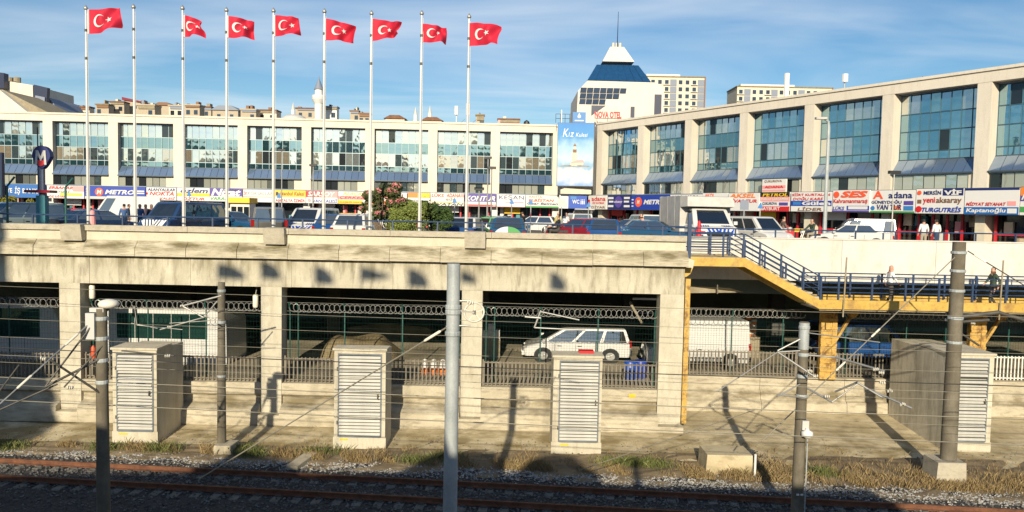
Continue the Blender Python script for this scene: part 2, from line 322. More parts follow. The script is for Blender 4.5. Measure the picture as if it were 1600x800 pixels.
# ---- upper parking deck (one L-shaped slab) and garage under it
DECK = MB().prism([(-90,30.18),(6.62,30.18),(6.62,33.3),(75,33.3),(75,160),(-90,160)], 'z', -0.62, 0.0)
struct('parking_deck_road', DECK, 'asphalt')
struct('garage_floor', MB().prism([(-60,30.3),(6.62,30.3),(6.62,33.3),(60,33.3),(60,47),(-60,47)], 'z', -5.9, -5.15), 'garage_floor')
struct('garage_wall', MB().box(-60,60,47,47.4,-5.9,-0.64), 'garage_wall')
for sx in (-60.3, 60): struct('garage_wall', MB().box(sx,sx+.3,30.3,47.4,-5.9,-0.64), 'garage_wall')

# ---- garage front: columns, beam, ledge panels, parapet and coping
COLX = [-24.95,-17.12,-9.30,-1.51,6.24]
gf = thing('garage_front_wall', 'long stained concrete garage front with columns, beam and parapet above the railway', 'wall', (-1.5,30,-6.74))
for i, x in enumerate(COLX):
    w = .40 if i < 4 else .46
    MB().box(x-w, x+w, 30.0+.004*(i==4), 30.75, -6.35 if i<4 else -6.5, -1.4).build('column', 'concrete_column', gf)
    MB().prism([(29.62,-6.75),(30.75,-6.75),(30.75,-6.36 if i<4 else -6.51),(29.66,-6.36 if i<4 else -6.51)], 'x', x-w-.05, x+w+.05).build('column_footing', 'concrete_plinth', gf)
x = -32.0
while x < 6.6:
    L_ = min(3.915, 6.70-x); MB().box(x+.006, x+L_-.006, 29.998+random.uniform(-.006,.004), 30.6, -1.40+random.uniform(-.006,.006), -0.33).build('beam_segment', 'concrete_wall', gf); x += L_
MB().box(-32, 6.70, 30.02, 30.58, -1.37, -.34).build('beam_core', 'concrete_coping', gf)
MB().box(-32, 6.70, 30.0, 30.30, -0.33, 0.66).build('parapet', 'concrete_parapet', gf)
x = -32.0; k = 0
while x < 6.6:                                    # sloped drip ledge in cast lengths
    L_ = 1.95 if x + 1.95 < 6.5 else 6.78 - x
    dz = random.uniform(-.008,.008); dy = random.uniform(-.012,.012)
    prof = [(29.998,.30),(29.74+dy,.02+dz),(29.72+dy,-.30+dz),(29.998,-.325)]
    MB().prism(prof, 'x', x+.008, x+L_-.008).build('ledge_panel', 'concrete_mouldy', gf)
    x += L_
x = -32.0
while x < 6.6:                                    # coping stones
    L_ = min(3.9, 6.72 - x)
    MB().box(x+.006, x+L_-.006, 29.88+random.uniform(-.008,.008), 30.36, .655, .87+random.uniform(-.008,.008)).build('coping_stone', 'concrete_coping', gf)
    x += L_
for bx in (atY(111,365,29.7).x, atY(428,370,29.7).x, atY(742,376,29.7).x, atY(-210,365,29.7).x):
    MB().prism([(29.60,.88),(30.0,.90),(30.4,.90),(30.4,.30),(29.72,.26)], 'x', bx-.40, bx+.40).build('bracket_block', 'concrete_coping', gf)
# bent corner piece of the ledge at the stair end
MB().prism([(6.70,.05),(7.0,-.05),(6.95,-.33),(6.70,-.33)], 'y', 29.76, 30.6).build('ledge_end', 'concrete_parapet', gf)

# ---- plinth walls below the picket fences
pw = thing('plinth_wall', 'stained low concrete plinth wall running along the foot of the garage columns', 'wall', (-5,30,-6.74))
bounds = [(-32,-25.42)] + [(COLX[i]+.405, COLX[i+1]-.405-.06*(i==3)) for i in range(4)]
for a, b in bounds:
    n = max(1, round((b-a)/3.5))
    for i in range(n):
        x0 = a + (b-a)*i/n; x1 = a + (b-a)*(i+1)/n - .012
        MB().prism([(30.42,-5.17),(30.02,-5.17),(30.03,-5.62),(30.16,-5.72),(30.14,-5.98),(29.70,-6.16),(29.62,-6.76),(30.42,-6.76)], 'x', x0, x1).build('wall_section', 'concrete_plinth', pw)
rw = thing('retaining_wall', 'long rough retaining wall under the picket fence, right of the last garage column', 'wall', (14,30.6,-6.74))
x = 6.45
for L_ in (4.2, 3.6, 4.4, 4.0, 4.6, 5.0, 5.0):
    dz = random.uniform(-.05,.03)
    MB().prism([(33.35,-5.12),(32.72,-5.13),(32.74,-5.6+dz),(32.60,-5.74+dz),(32.55,-6.05),(32.40,-6.12+dz),(32.34,-6.70),(33.35,-6.70)], 'x', x, x+L_-.015).build('wall_section', 'concrete_plinth', rw)
    x += L_
MB().prism([(30.7,-5.17),(32.7,-5.12),(32.7,-6.7),(30.7,-6.7)], 'x', 6.2, 6.6).build('return_wall', 'concrete_plinth', rw)

# ---- white deck-edge wall behind the stair
ww = thing('deck_edge_wall', 'long smooth white wall behind the stairs and footbridge', 'wall', (16,33.2,-1.1))
x = 6.62
for L_ in (3.6, 3.8, 4.0, 4.0, 4.2, 4.4, 5, 6):
    MB().box(x+.006, x+L_-.006, 33.03, 33.33, -1.02, .75).build('wall_panel', 'white_wall', ww); x += L_
MB().box(6.62, 40, 32.99, 33.37, .75, .80).build('coping', 'white_wall', ww)
MB().box(6.62, 42, 36.0, 36.5, -1.9, -.64).build('edge_beam', 'garage_wall', ww)

# ---- yellow stair bridge with blue railings
sb = thing('stair_bridge', 'yellow steel stair bridge with blue railings leading down to the right', 'footbridge', (9,31.5,-2.0))
path = [(6.78,0.05),(9.15,0.05),(12.15,-1.55),(26,-1.55)]
for Y in (30.5, 32.62):
    up = path; dn = [(x, z-.36) for x, z in path]
    MB().prism(up + dn[::-1], 'y', Y, Y+.12).build('stringer', 'yellow_paint', sb)
MB().box(6.78,9.15,30.63,32.61,-.03,.03).build('landing_plate', 'concrete_coping', sb)
MB().box(12.2,26,30.63,32.61,-1.98,-1.93).build('walkway_plate', 'concrete_coping', sb)
st = MB().box(0,.36,30.63,32.61,-.03,.03).mesh('step','concrete_coping')
for i in range(9): link('step', st, sb, Vector((9.2+.335*i, 0, -.11-.17*i)) - Vector((9,31.5,-2.0)) )
for o in [c for c in sb.children if c.name.startswith('step')]: o.location.y = -31.5
MB().prism([(6.72,-.36),(7.12,-.36),(7.02,-.62),(6.86,-.74),(6.72,-.74)], 'y', 30.45, 30.62).build('bracket', 'yellow_paint', sb)
MB().box(6.735,6.93,29.98,30.14,-6.45,-.78).build('side_post', 'rusty_yellow', sb)
def railing(Y, nm='railing'):
    H = .92
    rl = MB()
    for h in (H, .70, .50, .30):
        pts = [(x, Y, z+h) for x, z in path]
        rl.tube(pts, .028 if h == H else .02, 6)
    r_ = rl.build('rail', 'blue_rail', sb, smooth=50)
    ps = MB().box(-.035,.035,-.03,.03,-.1,H).mesh('post', 'blue_rail')
    for x in [7.0,8.3,9.1,9.75,10.6,11.5,12.2] + [12.9+1.32*i for i in range(10)]:
        z = .05 if x < 9.15 else (-1.55 if x > 12.15 else .05-1.6*(x-9.15)/3.0)
        o = link('post', ps, sb, Vector((x,Y,z)) - Vector((9,31.5,-2.0)))
railing(30.56); railing(32.55)
MB().box(6.86,7.0,30.40,30.52,-.02,1.75).build('corner_post', 'blue_rail', sb)
for x in (13.06, 17.35, 19.2, 21.0):
    MB().tube([(x,30.42,-2.2),(x+.05,30.42,.15)], .03, 6).build('stanchion', 'old_pipe', sb)
def laced_column(x):
    for dx in (-.24, .24):
        MB().box(x+dx-.10, x+dx+.10, 32.62, 32.86, -5.12, -1.98).build('channel', 'rusty_yellow', sb)
    MB().box(x-.14, x+.14, 32.66, 32.82, -5.12, -1.98).build('web_plate', 'rusty_yellow', sb)
    for i in range(9):
        z = -2.25 - i*.36
        MB().box(x-.34, x+.34, 32.58, 32.618, z-.05, z+.05).build('batten', 'rusty_yellow', sb)
    MB().bar((x+.25,32.72,-3.6),(x+1.05,32.72,-2.25),.16,.10).build('brace', 'rusty_yellow', sb)
    MB().prism([(x+.55,-1.97),(x+1.45,-1.97),(x+1.05,-2.5),(x+.9,-2.5)], 'y', 32.55, 32.85).build('gusset', 'rusty_yellow', sb)
    MB().box(x-.55,x+1.6,31.0,32.9,-2.06,-1.97).build('cross_head', 'rusty_yellow', sb)
laced_column(13.45); laced_column(19.75)

# ---- hill behind the terminal, and the ridge the facade mirrors behind the viewer
def hill(name, x0, x1, y0, y1, zf, nx, ny, mat):
    vs = []; fs = []
    for i in range(nx+1):
        for j in range(ny+1):
            x = x0+(x1-x0)*i/nx; y = y0+(y1-y0)*j/ny; vs.append((x,y,zf(x,y)))
    for i in range(nx):
        for j in range(ny): a = i*(ny+1)+j; fs.append((a,a+ny+1,a+ny+2,a+1))
    struct(name, MB().add(vs,fs), mat, smooth=60)
def hz(x, y):
    t = min(1,max(0,(y-140)/260)); side = 1/(1+math.exp((x+10)/45))
    return -6 + t*(10+34*side) + 1.2*math.sin(x*.05+y*.03)
hill('hill', -420, 420, 135, 900, hz, 60, 30, 'hill_green')
def rz_(x, y):
    t = math.exp(-((y+135)/40)**2)
    return -7.5 + t*(27.5 + 4*math.sin(x*.07) + 2.6*math.sin(x*.19+1) + 1.6*math.sin(x*.53) + 1.2*math.sin(x*1.3))
hill('hill', -300, 300, -260, -60, rz_, 240, 16, 'hill_green')

# ---- station behind the viewer: its roof line throws the long shadow over the track
prof = [(-40,3.35),(-18.6,3.36),(-13.2,3.6),(-12.9,3.65),(-12.62,4.16),(-12.5,4.58),(-11.1,4.27),(-10.27,4.11),(-9.19,3.61),(-6.34,3.75),(-5.78,4.24),(-5.17,4.58),(-3.34,4.63),(-2.98,3.75),(-2.39,3.88),(-2.13,4.22),(-1.86,4.41),(-1.32,4.62),(-.61,4.52),(-.18,4.11),(.21,3.89),(.4,3.47),(1.2,3.44),(3.6,3.43),(6.44,3.42),(8.92,3.47),(9.2,2.92),(9.6,2.5),(9.7,-7.2),(-40,-7.2)]
stn = thing('station_building', 'low station building with an uneven roof line behind the viewpoint', 'building', (-10,-4,-7.1))
MB().prism(prof, 'y', -9, -3).build('hall', 'cabinet_raw', stn)
MB().tube([(1.5,-3.4,3.4),(1.5,-3.4,4.25)], [.16,.14], 8).build('roof_vent', 'steel', stn)  # added stack standing in for a person, casts the narrow shadow bump on the track
MB().lathe([(.05,0),(.14,.05),(.15,.25),(.05,.36)], (1.52,-3.4,4.22), 10).build('bump_caster_top', 'steel', stn, smooth=60)
wt = thing('shadow_tower', 'unseen bell shaped tower added behind the viewpoint to cast the rounded shadow at the left', 'tower', (-26,-6,-7.1))  # unseen form made up to throw the rounded shadow at the left
MB().lathe([(4.4,6.0),(5.45,6.15),(5.1,6.95),(4.5,8.55),(3.7,9.8),(3.05,12.3),(3.0,15.2),(1.2,15.4)], (-26,-6,0), 24).build('tank', 'cabinet_raw', wt, smooth=50)  # bell outline shaped for the shadow edge on wall and ground
MB().lathe([(1.0,15.2),(1.0,21.5),(.4,22)], (-25.6,-6,0), 14).build('upper_shaft', 'cabinet_raw', wt, smooth=50)  # thin shaft added and sized to shade the metro pillar
MB().lathe([(1.4,-7.1),(1.1,6.1)], (-26,-6,0), 16).build('shaft', 'cabinet_raw', wt, smooth=50)
# ================================================================== terminal wings
SBAY = 6.0
def wing(name, label, O, P2, nb, bay0, right):
    d = Vector((P2[0]-O[0], P2[1]-O[1], 0)); Ltot = d.length; d.normalize(); rz = math.atan2(d.y, d.x)
    t = thing(name, label, 'building', (O[0],O[1],0), rz)
    S = SBAYS[name]; HW = .40 if right else .45; G = -.36 if right else -.55                        # local: x along, y inwards, z up; column centres at x = i*S
    B = lambda mb, n, m, par=t, sm=None: mb.build(n, m, par, smooth=sm, world=False)
    L = nb*S
    xa, xb = -HW, L+HW
    B(MB().box(xa, xb, -.02, 1.6, 9.62, 10.25), 'roof_beam', 'terminal_white')
    B(MB().box(xa-.05, xb+.05, -.12, 14, 10.25, 10.42), 'roof_slab', 'terminal_white')
    B(MB().box(xa, xb, 1.62, 14, 0.0, 9.6), 'inner_block', 'dark_room')
    B(MB().box(xa, xb, .0, 1.55, 3.28, 3.46), 'floor_band', 'terminal_white')
    for i in range(nb+1):
        x = i*S
        B(MB().box(x-HW, x+HW, 0, 1.61, 3.46, 9.62), 'column', 'terminal_white')
        B(MB().box(x-HW+.12, x+HW-.12, .25, 1.61, 0, 3.28), 'shop_pier', 'cream' if right else 'offwhite')
    W = S-2*HW; n = 8; pw = W/n
    rows = [('window_pane',8.33,9.5),('spandrel_pane',7.23,8.30),('window_pane',5.98,7.20),('spandrel_pane',5.46,5.95)]
    ME = {}
    def pane_mesh(nm, w, h, mat):
        k = (nm, round(w,3), round(h,3), mat)
        if k not in ME: ME[k] = MB().box(-w/2,w/2,-.012,.012,-h/2,h/2).mesh(nm, mat)
        return ME[k]
    for i in range(nb):
        x0 = i*S+HW; f = MB()
        for z in (9.52, 8.31, 7.21, 5.965, 5.44): f.box(x0, x0+W, 1.14+G, 1.22+G, z-(.014 if right else .026), z+(.014 if right else .026))
        for j in range(n+1): f.box(x0+j*pw-(.009 if right else .015), x0+j*pw+(.009 if right else .015), 1.135+G, 1.22+G, 5.44, 9.55)
        cf = B(f, 'curtain_wall_frame', 'frame_blue' if right else 'frame_alu')
        B(MB().box(x0, x0+W, .9+G, 1.5, 9.54, 9.618), 'head_panel', 'panel_grey')
        for (nm, z0, z1) in rows:
            opened = random.sample(range(n), 2) if (nm == 'window_pane' and random.random() < .75) else []
            run = random.random()
            for j in range(n):
                h = z1-z0
                if random.random() < .3: run = random.random()
                if nm == 'spandrel_pane': mat = 'pane_blue' if right and i > 2 else 'pane_teal'
                else:
                    r = run; low = z1 < 8
                    mat = 'pane_dark' if (j in opened and random.random() < .6) else ('pane_beige' if (r < .22 and low and not (right and i>2)) else ('pane_curtain' if r < .42 else ('pane_blue' if right and i > 2 else 'pane')))
                a = .010 if nm == 'window_pane' else .006
                link(nm, pane_mesh(nm, pw-.05, h-.04, mat), cf, (x0+(j+.5)*pw, 1.20+G, (z0+z1)/2), (random.gauss(0,a), 0, random.gauss(0,a)))
        # sloping glazed canopy over the lower windows
        aw = B(MB().bar((x0, 1.12+G, 5.42),(x0+W, 1.12+G, 5.42), .08).bar((x0,.36+G,4.52),(x0+W,.36+G,4.52),.08), 'canopy_frame', 'frame_dark')
        dy, dz = .36-1.10, 4.52-5.42; ln = math.hypot(dy, dz); ang = math.atan2(-dy, -dz)
        am = pane_mesh('canopy_panel', pw-.03, ln-.04, 'pane_awning')
        for j in range(n): link('canopy_panel', am, aw, (x0+(j+.5)*pw, .73+G, 4.97), (-ang+random.gauss(0,.01), 0, random.gauss(0,.006)))
        for s in (x0+.01, x0+W-.01): B(MB().prism([(1.3+G,5.42),(.36+G,4.5),(1.3+G,4.5)], 'x', s-.01, s+.01), 'canopy_cheek', 'panel_grey')
        # lower windows
        G2 = -.2 if right else -.25; B(MB().box(x0, x0+W, .30+G2, .50+G2, 4.42, 4.50).box(x0, x0+W, .30+G2, .50+G2, 3.46, 3.52), 'window_frame', 'frame_alu')
        m7 = 7; wp = .34 if right else .75; q = (W-wp)/m7
        B(MB().box(x0+W-wp+.01, x0+W, .34+G2, .46+G2, 3.52, 4.42), 'wall_panel', 'cream')
        ff = [k for k in range(m7) if random.random() < .22]
        for j in range(m7):
            mat = 'pane_dark' if j in ff[:2] else random.choice(['pane_net','pane_net','pane_curtain','pane_net','pane'])
            link('lower_pane', pane_mesh('lower_pane', q-.05, .86, mat), t, (x0+(j+.5)*q, .42+G2, 3.97), (0,0,random.gauss(0,.01)))
        # shop front
        sh = B(MB().box(x0-.4, x0+W+.4, 1.50, 1.58, 0, 3.2), 'shop_front', 'shop_glass')
        for j in range(6):
            xx = x0 + (j+random.uniform(.2,.8))/6*W; hw_ = random.uniform(.15,.38)
            zb_ = random.choice([.05,.05,.9,1.3]); B(MB().box(xx-hw_, xx+hw_, 1.25-.03*j, 1.45, zb_, zb_+random.uniform(.5,1.1)), 'shop_display', random.choice(['shop_goods','offwhite','shop_goods','brown','cream','lightgrey','pink','teal']))
        if right or random.random() < .8:
            fm = MB(); k = 0
            for xx in (x0+.1, x0+W*.27, x0+W*.45, x0+W*.62, x0+W*.8, x0+W-.1):
                if random.random() < .85: fm.box(xx-.07, xx+.07, 1.0, 1.12, 0.0, 2.35)
            fm.box(x0, x0+W*.45, 1.02, 1.10, .86, .96)
            B(fm, 'door_frame', 'shop_red')
        if random.random() < .6: B(MB().box(x0+.6, x0+2.2, .9, .98, 1.55, 2.15), 'shop_poster', random.choice(['white','yellow','red','offwhite']))
    B(MB().box(xa, xb, -.05, .0, 3.30, 3.50), 'fascia_band', 'panel_grey')
    return t, d, rz
SBAYS = {'terminal_wing': 6.12, 'terminal_wing.001': 5.9}
LO, LE = (-45.05-6.12*1, 75.2), (4.1+0.2, 77.8)
dL = Vector((LE[0]-LO[0], LE[1]-LO[1])); SBAYS['terminal_wing'] = dL.length/9
RO, RE = (8.2, 75.12), (26.95, 45.14)
dR = Vector((RE[0]-RO[0], RE[1]-RO[1])); SBAYS['terminal_wing.001'] = dR.length/6
WL, dl, rzl = wing('terminal_wing', 'long cream terminal wing with glazed bays facing the flagpoles', LO, LE, 9, 0, False)
WR, dr, rzr = wing('terminal_wing.001', 'cream terminal wing on the right, its blue glass bays running towards the viewer', RO, RE, 8, 0, True)
# corner block between the wings with its canopy
cb = thing('corner_block', 'narrow cream block at the corner between the two terminal wings', 'building', (6.2,77,0))
MB().prism([(4.75,77.9),(7.55,75.9),(9.5,84),(4.75,84)], 'z', 3.3, 10.40).build('wall', 'terminal_white', cb)
MB().prism([(4.75,78.2),(7.55,76.2),(9.5,84),(4.75,84)], 'z', 0, 3.28).build('entrance', 'dark_room', cb)
MB().prism([(4.55,3.95),(5.4,4.25),(6.6,4.25),(7.5,3.95),(7.5,3.55),(4.55,3.55)], 'y', 75.0, 76.1).build('canopy', 'cream', cb)

# ---- hanging poster
def frame_pt(o, rz): return Matrix.Translation(Vector(o)) @ Matrix.Rotation(rz, 4, 'Z')
def letters(parent, s, x0, x1, z0, z1, y, mat, shear=0, bold=0.0, name='lettering'):
    vs, fs = text2d(s, shear, bold)
    return MB().add([(x0+(x1-x0)*a, y, z0+(z1-z0)*b) for a, b in vs], fs).build(name, mat, parent, world=False)
bbL = atY(872,193,74.6); bbR = atY(928.5,193,74.2)
bb = thing('poster_banner', 'tall blue poster banner showing a tower on an islet, hung between the wings', 'banner', (bbL.x, bbL.y, 4.3), math.atan2(bbR.y-bbL.y, bbR.x-bbL.x))
bw = (bbR-bbL).to_2d().length; bh = 5.95
m, t_, b_ = newmat('poster_print'); N = t_.nodes.new; Lk = t_.links.new
tcx = N('ShaderNodeTexCoord'); spx = N('ShaderNodeSeparateXYZ'); Lk(tcx.outputs['Object'], spx.inputs[0])
mr = N('ShaderNodeMapRange'); mr.inputs[1].default_value = 0; mr.inputs[2].default_value = bh; Lk(spx.outputs['Z'], mr.inputs[0])
nn = N('ShaderNodeTexNoise'); nn.inputs['Scale'].default_value = 1.1; nn.inputs['Detail'].default_value = 4; Lk(tcx.outputs['Object'], nn.inputs['Vector'])
ad = N('ShaderNodeMath'); ad.operation = 'MULTIPLY_ADD'; ad.inputs[1].default_value = .34; Lk(nn.outputs['Fac'], ad.inputs[0]); Lk(mr.outputs[0], ad.inputs[2])
sb_ = N('ShaderNodeMath'); sb_.operation = 'SUBTRACT'; sb_.inputs[1].default_value = .17; Lk(ad.outputs[0], sb_.inputs[0])
cr = N('ShaderNodeValToRGB'); Lk(sb_.outputs[0], cr.inputs[0]); e = cr.color_ramp.elements
e[0].position = 0; e[0].color = (.20,.34,.60,1); e[1].position = 1; e[1].color = (.03,.20,.55,1)
for ps, c_ in ((.10,(.44,.50,.62)),(.26,(.46,.50,.58)),(.32,(.20,.38,.58)),(.45,(.42,.53,.62)),(.62,(.28,.46,.62)),(.78,(.05,.25,.55))):
    q = e.new(ps); q.color = (*c_,1)
Lk(cr.outputs[0], b_.inputs['Base Color']); b_.inputs['Roughness'].default_value = .55
MB().box(0, bw, 0, .06, 0, bh).build('print_sheet', 'poster_print', bb, world=False)
MB().box(-.04,bw+.04,.07,.16,-.06,bh+.04).build('backing_frame', 'steel_dark', bb, world=False)
letters(bb, 'K', bw*.14, bw*.30, bh*.78, bh*.91, -.012, 'white', .25, .004); letters(bb, 'z', bw*.345, bw*.45, bh*.78, bh*.85, -.012, 'white', .25, .01); letters(bb, 'ı', bw*.30, bw*.33, bh*.78, bh*.85, -.012, 'white', .25, .01); letters(bb, 'Kulesi', bw*.50, bw*.83, bh*.78, bh*.845, -.012, 'white', .25)
MB().prism([(bw*.05,bh*.305),(bw*.95,bh*.305),(bw*.85,bh*.325),(bw*.5,bh*.335),(bw*.12,bh*.325)], 'y', -.012, -.004).build('printed_islet', 'stone', bb, world=False)
for a, b, z0, z1, mt in ((.40,.55,.32,.53,'cream'),(.43,.53,.53,.58,'brown'),(.45,.51,.58,.63,'cream'),(.55,.72,.33,.375,'cream'),(.36,.40,.33,.36,'cream')):
    MB().box(bw*a,bw*b,-.02,-.008,bh*z0,bh*z1).build('printed_tower', mt, bb, world=False)
MB().prism([(bw*.36,bh*.36),(bw*.76,bh*.375),(bw*.70,bh*.42),(bw*.55,bh*.41),(bw*.42,bh*.385)], 'y', -.028, -.021).build('printed_roof', 'pink', bb, world=False)
MB().prism([(bw*.435,bh*.63),(bw*.525,bh*.63),(bw*.48,bh*.68)], 'y', -.02, -.008).build('printed_spire', 'brown', bb, world=False)
# small blue sign and roof frame above it
p = atY(905,185,75.5); ss = thing('roof_sign', 'small pale blue municipal sign on the roof above the tower poster', 'sign', (p.x-.62,p.y,10.42))
MB().box(0,1.25,0,.08,.0,1.0).build('board', 'sky_blue', ss, world=False)
MB().lathe([(.02,0),(.16,.01),(.16,.02),(.02,.03)], (.62,-.035,.58), 12, 'y').build('emblem', 'white', ss, world=False)
MB().prism([(.5,.66),(.74,.66),(.62,.92)], 'y', -.03, -.006).build('emblem', 'white', ss, world=False)
MB().box(.2,1.05,-.02,-.004,.14,.24).build('text_line', 'white', ss, world=False)
p = atY(878,190,76); fr = thing('roof_railing', 'small blue steel guard railing on the roof left of the municipal sign', 'railing', (p.x-.6,p.y,10.42))
r_ = MB()
for x in (0,.45,.9,1.35): r_.tube([(x,0,0),(x,0,.85)], .025, 6)
for z in (.42,.85): r_.tube([(0,0,z),(1.4,0,z)], .025, 6)
r_.build('rail', 'blue_rail', fr, world=False); MB().tube([(.55,-.1,-1.0),(.55,-.1,1.25)], .06, 8).build('vent_pipe', 'white', fr, world=False)

# ------------------------------------------------------------------ shop signs
def plane_u(px, O, d, w):                     # where the sight line through an image column meets the wing's sign plane
    r_ = _f + (px-800)/FPX*_r + (400-320)/FPX*_u
    nx_, ny_ = -d.y, d.x; ox, oy = O[0]-nx_*w, O[1]-ny_*w
    det = d.x*(-r_.y) - d.y*(-r_.x); bx, by = -ox, -oy
    return (bx*(-r_.y) - by*(-r_.x)) / det
def sign(side, p0, p1, label, board, texts, rects=(), discs=(), z0=2.2, z1=3.42, w=None, name='shop_sign', cat='sign'):
    w = w or random.uniform(.46,.62); z1 += random.uniform(-.05,.05)
    O, d, rz = (LO, dl, rzl) if side == 'L' else (RO, dr, rzr)
    u0, u1 = plane_u(p0, O, d, w), plane_u(p1, O, d, w); Wd = u1-u0-.03; H = z1-z0
    nx_, ny_ = -d.y, d.x
    o = Vector((O[0]+d.x*u0-nx_*w, O[1]+d.y*u0-ny_*w, z0))
    t = thing(name, label, cat, o, rz, 'shop signs along the terminal' if name == 'shop_sign' else None)
    MB().box(0, Wd, 0, .16, 0, H).build('board', board, t, world=False)
    MB().box(-.012, Wd+.012, .01, .19, -.03, -.002).box(-.012, Wd+.012, .01, .19, H+.002, H+.03).build('trim', 'frame_dark', t, world=False)
    for i, (a, b, c, e_, mt) in enumerate(rects): MB().box(a*Wd, b*Wd, -.012-.002*i, -.002, c*H, e_*H).build('colour_panel', mt, t, world=False)
    for (cx, cz, r, mt) in discs: MB().lathe([(r*H,-.03),(r*H,-.004)], (cx*Wd,0,cz*H), 18, 'y').build('emblem', mt, t, world=False)
    for tx in texts:
        s, a, b, c, e_, mt = tx[:6]; sh = tx[6] if len(tx) > 6 else 0; bo = tx[7] if len(tx) > 7 else .02
        letters(t, s, a*Wd, b*Wd, c*H, e_*H, -.036, mt, sh, bo)
    return t
It = .28
sign('L',-40,8,'blue and white shop sign at the far left end of the terminal','bank_blue',[('TÜRKİ',.2,.95,.3,.75,'white')])
sign('L',10,72,'blue bank sign with white letters beside the metro pillar','bank_blue',[('YE',.02,.16,.35,.7,'white'),('İŞ',.22,.36,.18,.85,'white',.1),('BANKASI',.42,.98,.32,.70,'white')])
sign('L',74,132,'white shop sign with red, black and green lines, left of the first blue sign','white',[('ERBAHAR',.05,.7,.72,.95,'red',It),('KAYSERİ',.12,.62,.42,.66,'grey',It),('ÖZ DİYAR',.05,.5,.05,.26,'red')],[(.35,.95,.18,.42,'lime'),(.7,1,.55,.98,'pink')])
sign('L',133,228,'wide blue METRO sign with orange disc on the left terminal wing','blue',[('METRO',.33,.82,.38,.74,'white',It,.03),('M',.195,.275,.38,.72,'white',.2,.03)],[(0,1,0,.2,'lightgrey'),(.02,.07,.3,.42,'white'),(.02,.07,.5,.62,'white'),(.02,.07,.7,.82,'white'),(.86,.98,.45,.55,'white'),(.86,.98,.62,.72,'white')],[(.235,.55,.32,'orange_red')])
sign('L',229,276,'white sign with red NOKTA lettering beside the blue METRO sign','white',[('ALANYALILAR',.04,.96,.72,.95,'navy',.2),('NOKTA',.1,.92,.36,.68,'red',It),('KARS KALESİ',.04,.96,.05,.28,'red',.2)],[(0,.05,.42,.6,'red')])
sign('L',277,328,'white sign with navy özlem lettering and a yellow stripe','white',[('özlem',.1,.95,.60,.98,'navy',It),('ÖZTUR',.15,.85,.04,.30,'red',.2)],[(0,1,.34,.58,'yellow')])
sign('L',328,379,'blue and white sign with slanted white script next to the yellow kiosk','white',[('Nizat',.04,.96,.42,.98,'white',It,.04),('AKSARAY',.4,.9,.78,.96,'navy'),('VARAN',.02,.6,.08,.34,'green',.2)],[(0,1,.40,1,'purple')])
sign('L',380,428,'white sign with thin grey KÖKSALLAR letters','white',[('KÖKSALLAR',.15,.98,.56,.9,'grey',0,.0),('İK',.02,.14,.56,.9,'red',0,.0)],[(0,1,.38,.46,'pink')])
sign('L',429,478,'yellow istanbul Kalesi sign above red ANTALYA İZMİR letters','white',[('istanbul Kalesi',.16,.96,.58,.9,'brown',.2),('ANTALYA İZMİR',.03,.98,.06,.36,'red')],[(0,1,.45,1,'yellow'),(.04,.12,.55,.85,'black')])
sign('L',478.5,528,'red and white sign over blue VAN KALESİ letters','white',[('SARSOY',.05,.92,.55,.95,'white',.2,.03),('VAN KALESİ',.2,.98,.06,.4,'blue')],[(0,1,.48,1,'pink'),(.0,.6,.50,.98,'red')],[(.1,.22,.14,'pink')])
sign('L',528.5,574,'white, yellow and pink sign left of the flowering shrub','white',[('ALAÇAM',.15,.98,.64,.96,'yellow',.3),('ÇERKEZ',.05,.95,.36,.62,'red',.25),('ALAŞEHİR SARAY',.04,.8,.04,.22,'brown')],[(0,.85,0,.3,'yellow'),(0,1,.34,.64,'pink')])
sign('L',574.5,636,'white and red sign mostly hidden behind the flowering shrub','white',[('ANADOLU',.1,.9,.5,.9,'red')],[(0,1,0,.3,'orange')])
sign('L',637,672,'orange, yellow and white sign just above the round shrubs','white',[('KAMİL',.5,.98,.62,.95,'yellow',.2),('ders',.2,.7,.25,.5,'grey',.2)],[(0,.5,.6,1,'orange'),(.45,1,.6,1,'yellow'),(.5,.55,.1,.5,'grey')])
sign('L',672.5,725,'cream sign with red LÜKS ADANA and grey script','offwhite',[('LÜKS',.03,.4,.68,.97,'red',.1),('ADANA',.48,.9,.68,.97,'red',.1),('ede',.45,.75,.40,.66,'grey'),('VATAN',.2,.98,.02,.22,'black',.2)],[(.0,.9,.24,.3,'yellow'),(.9,1,.7,.95,'pink')])
sign('L',726,775,'white and violet KONTUR sign above a red stripe','white',[('KONTUR',.02,.98,.42,.82,'white',It,.03)],[(0,1,.36,1,'purple'),(0,1,.0,.16,'pink'),(.05,.9,.03,.13,'red')])
sign('L',776,821,'white sign with large navy KEŞAN letters','white',[('KEŞAN',.08,.95,.52,.95,'navy',0,.0)],[(.3,.95,.36,.40,'red'),(0,1,.0,.04,'pink')])
sign('L',821.5,873,'pale sign with red ELBİSTAN and navy Batman lettering','offwhite',[('KAHTA',.1,.5,.78,.96,'grey'),('ELBİSTAN',.08,.86,.48,.74,'red',.2),('Özar Batman',.04,.98,.22,.46,'navy',.2)],[(0,1,0,.12,'green')])
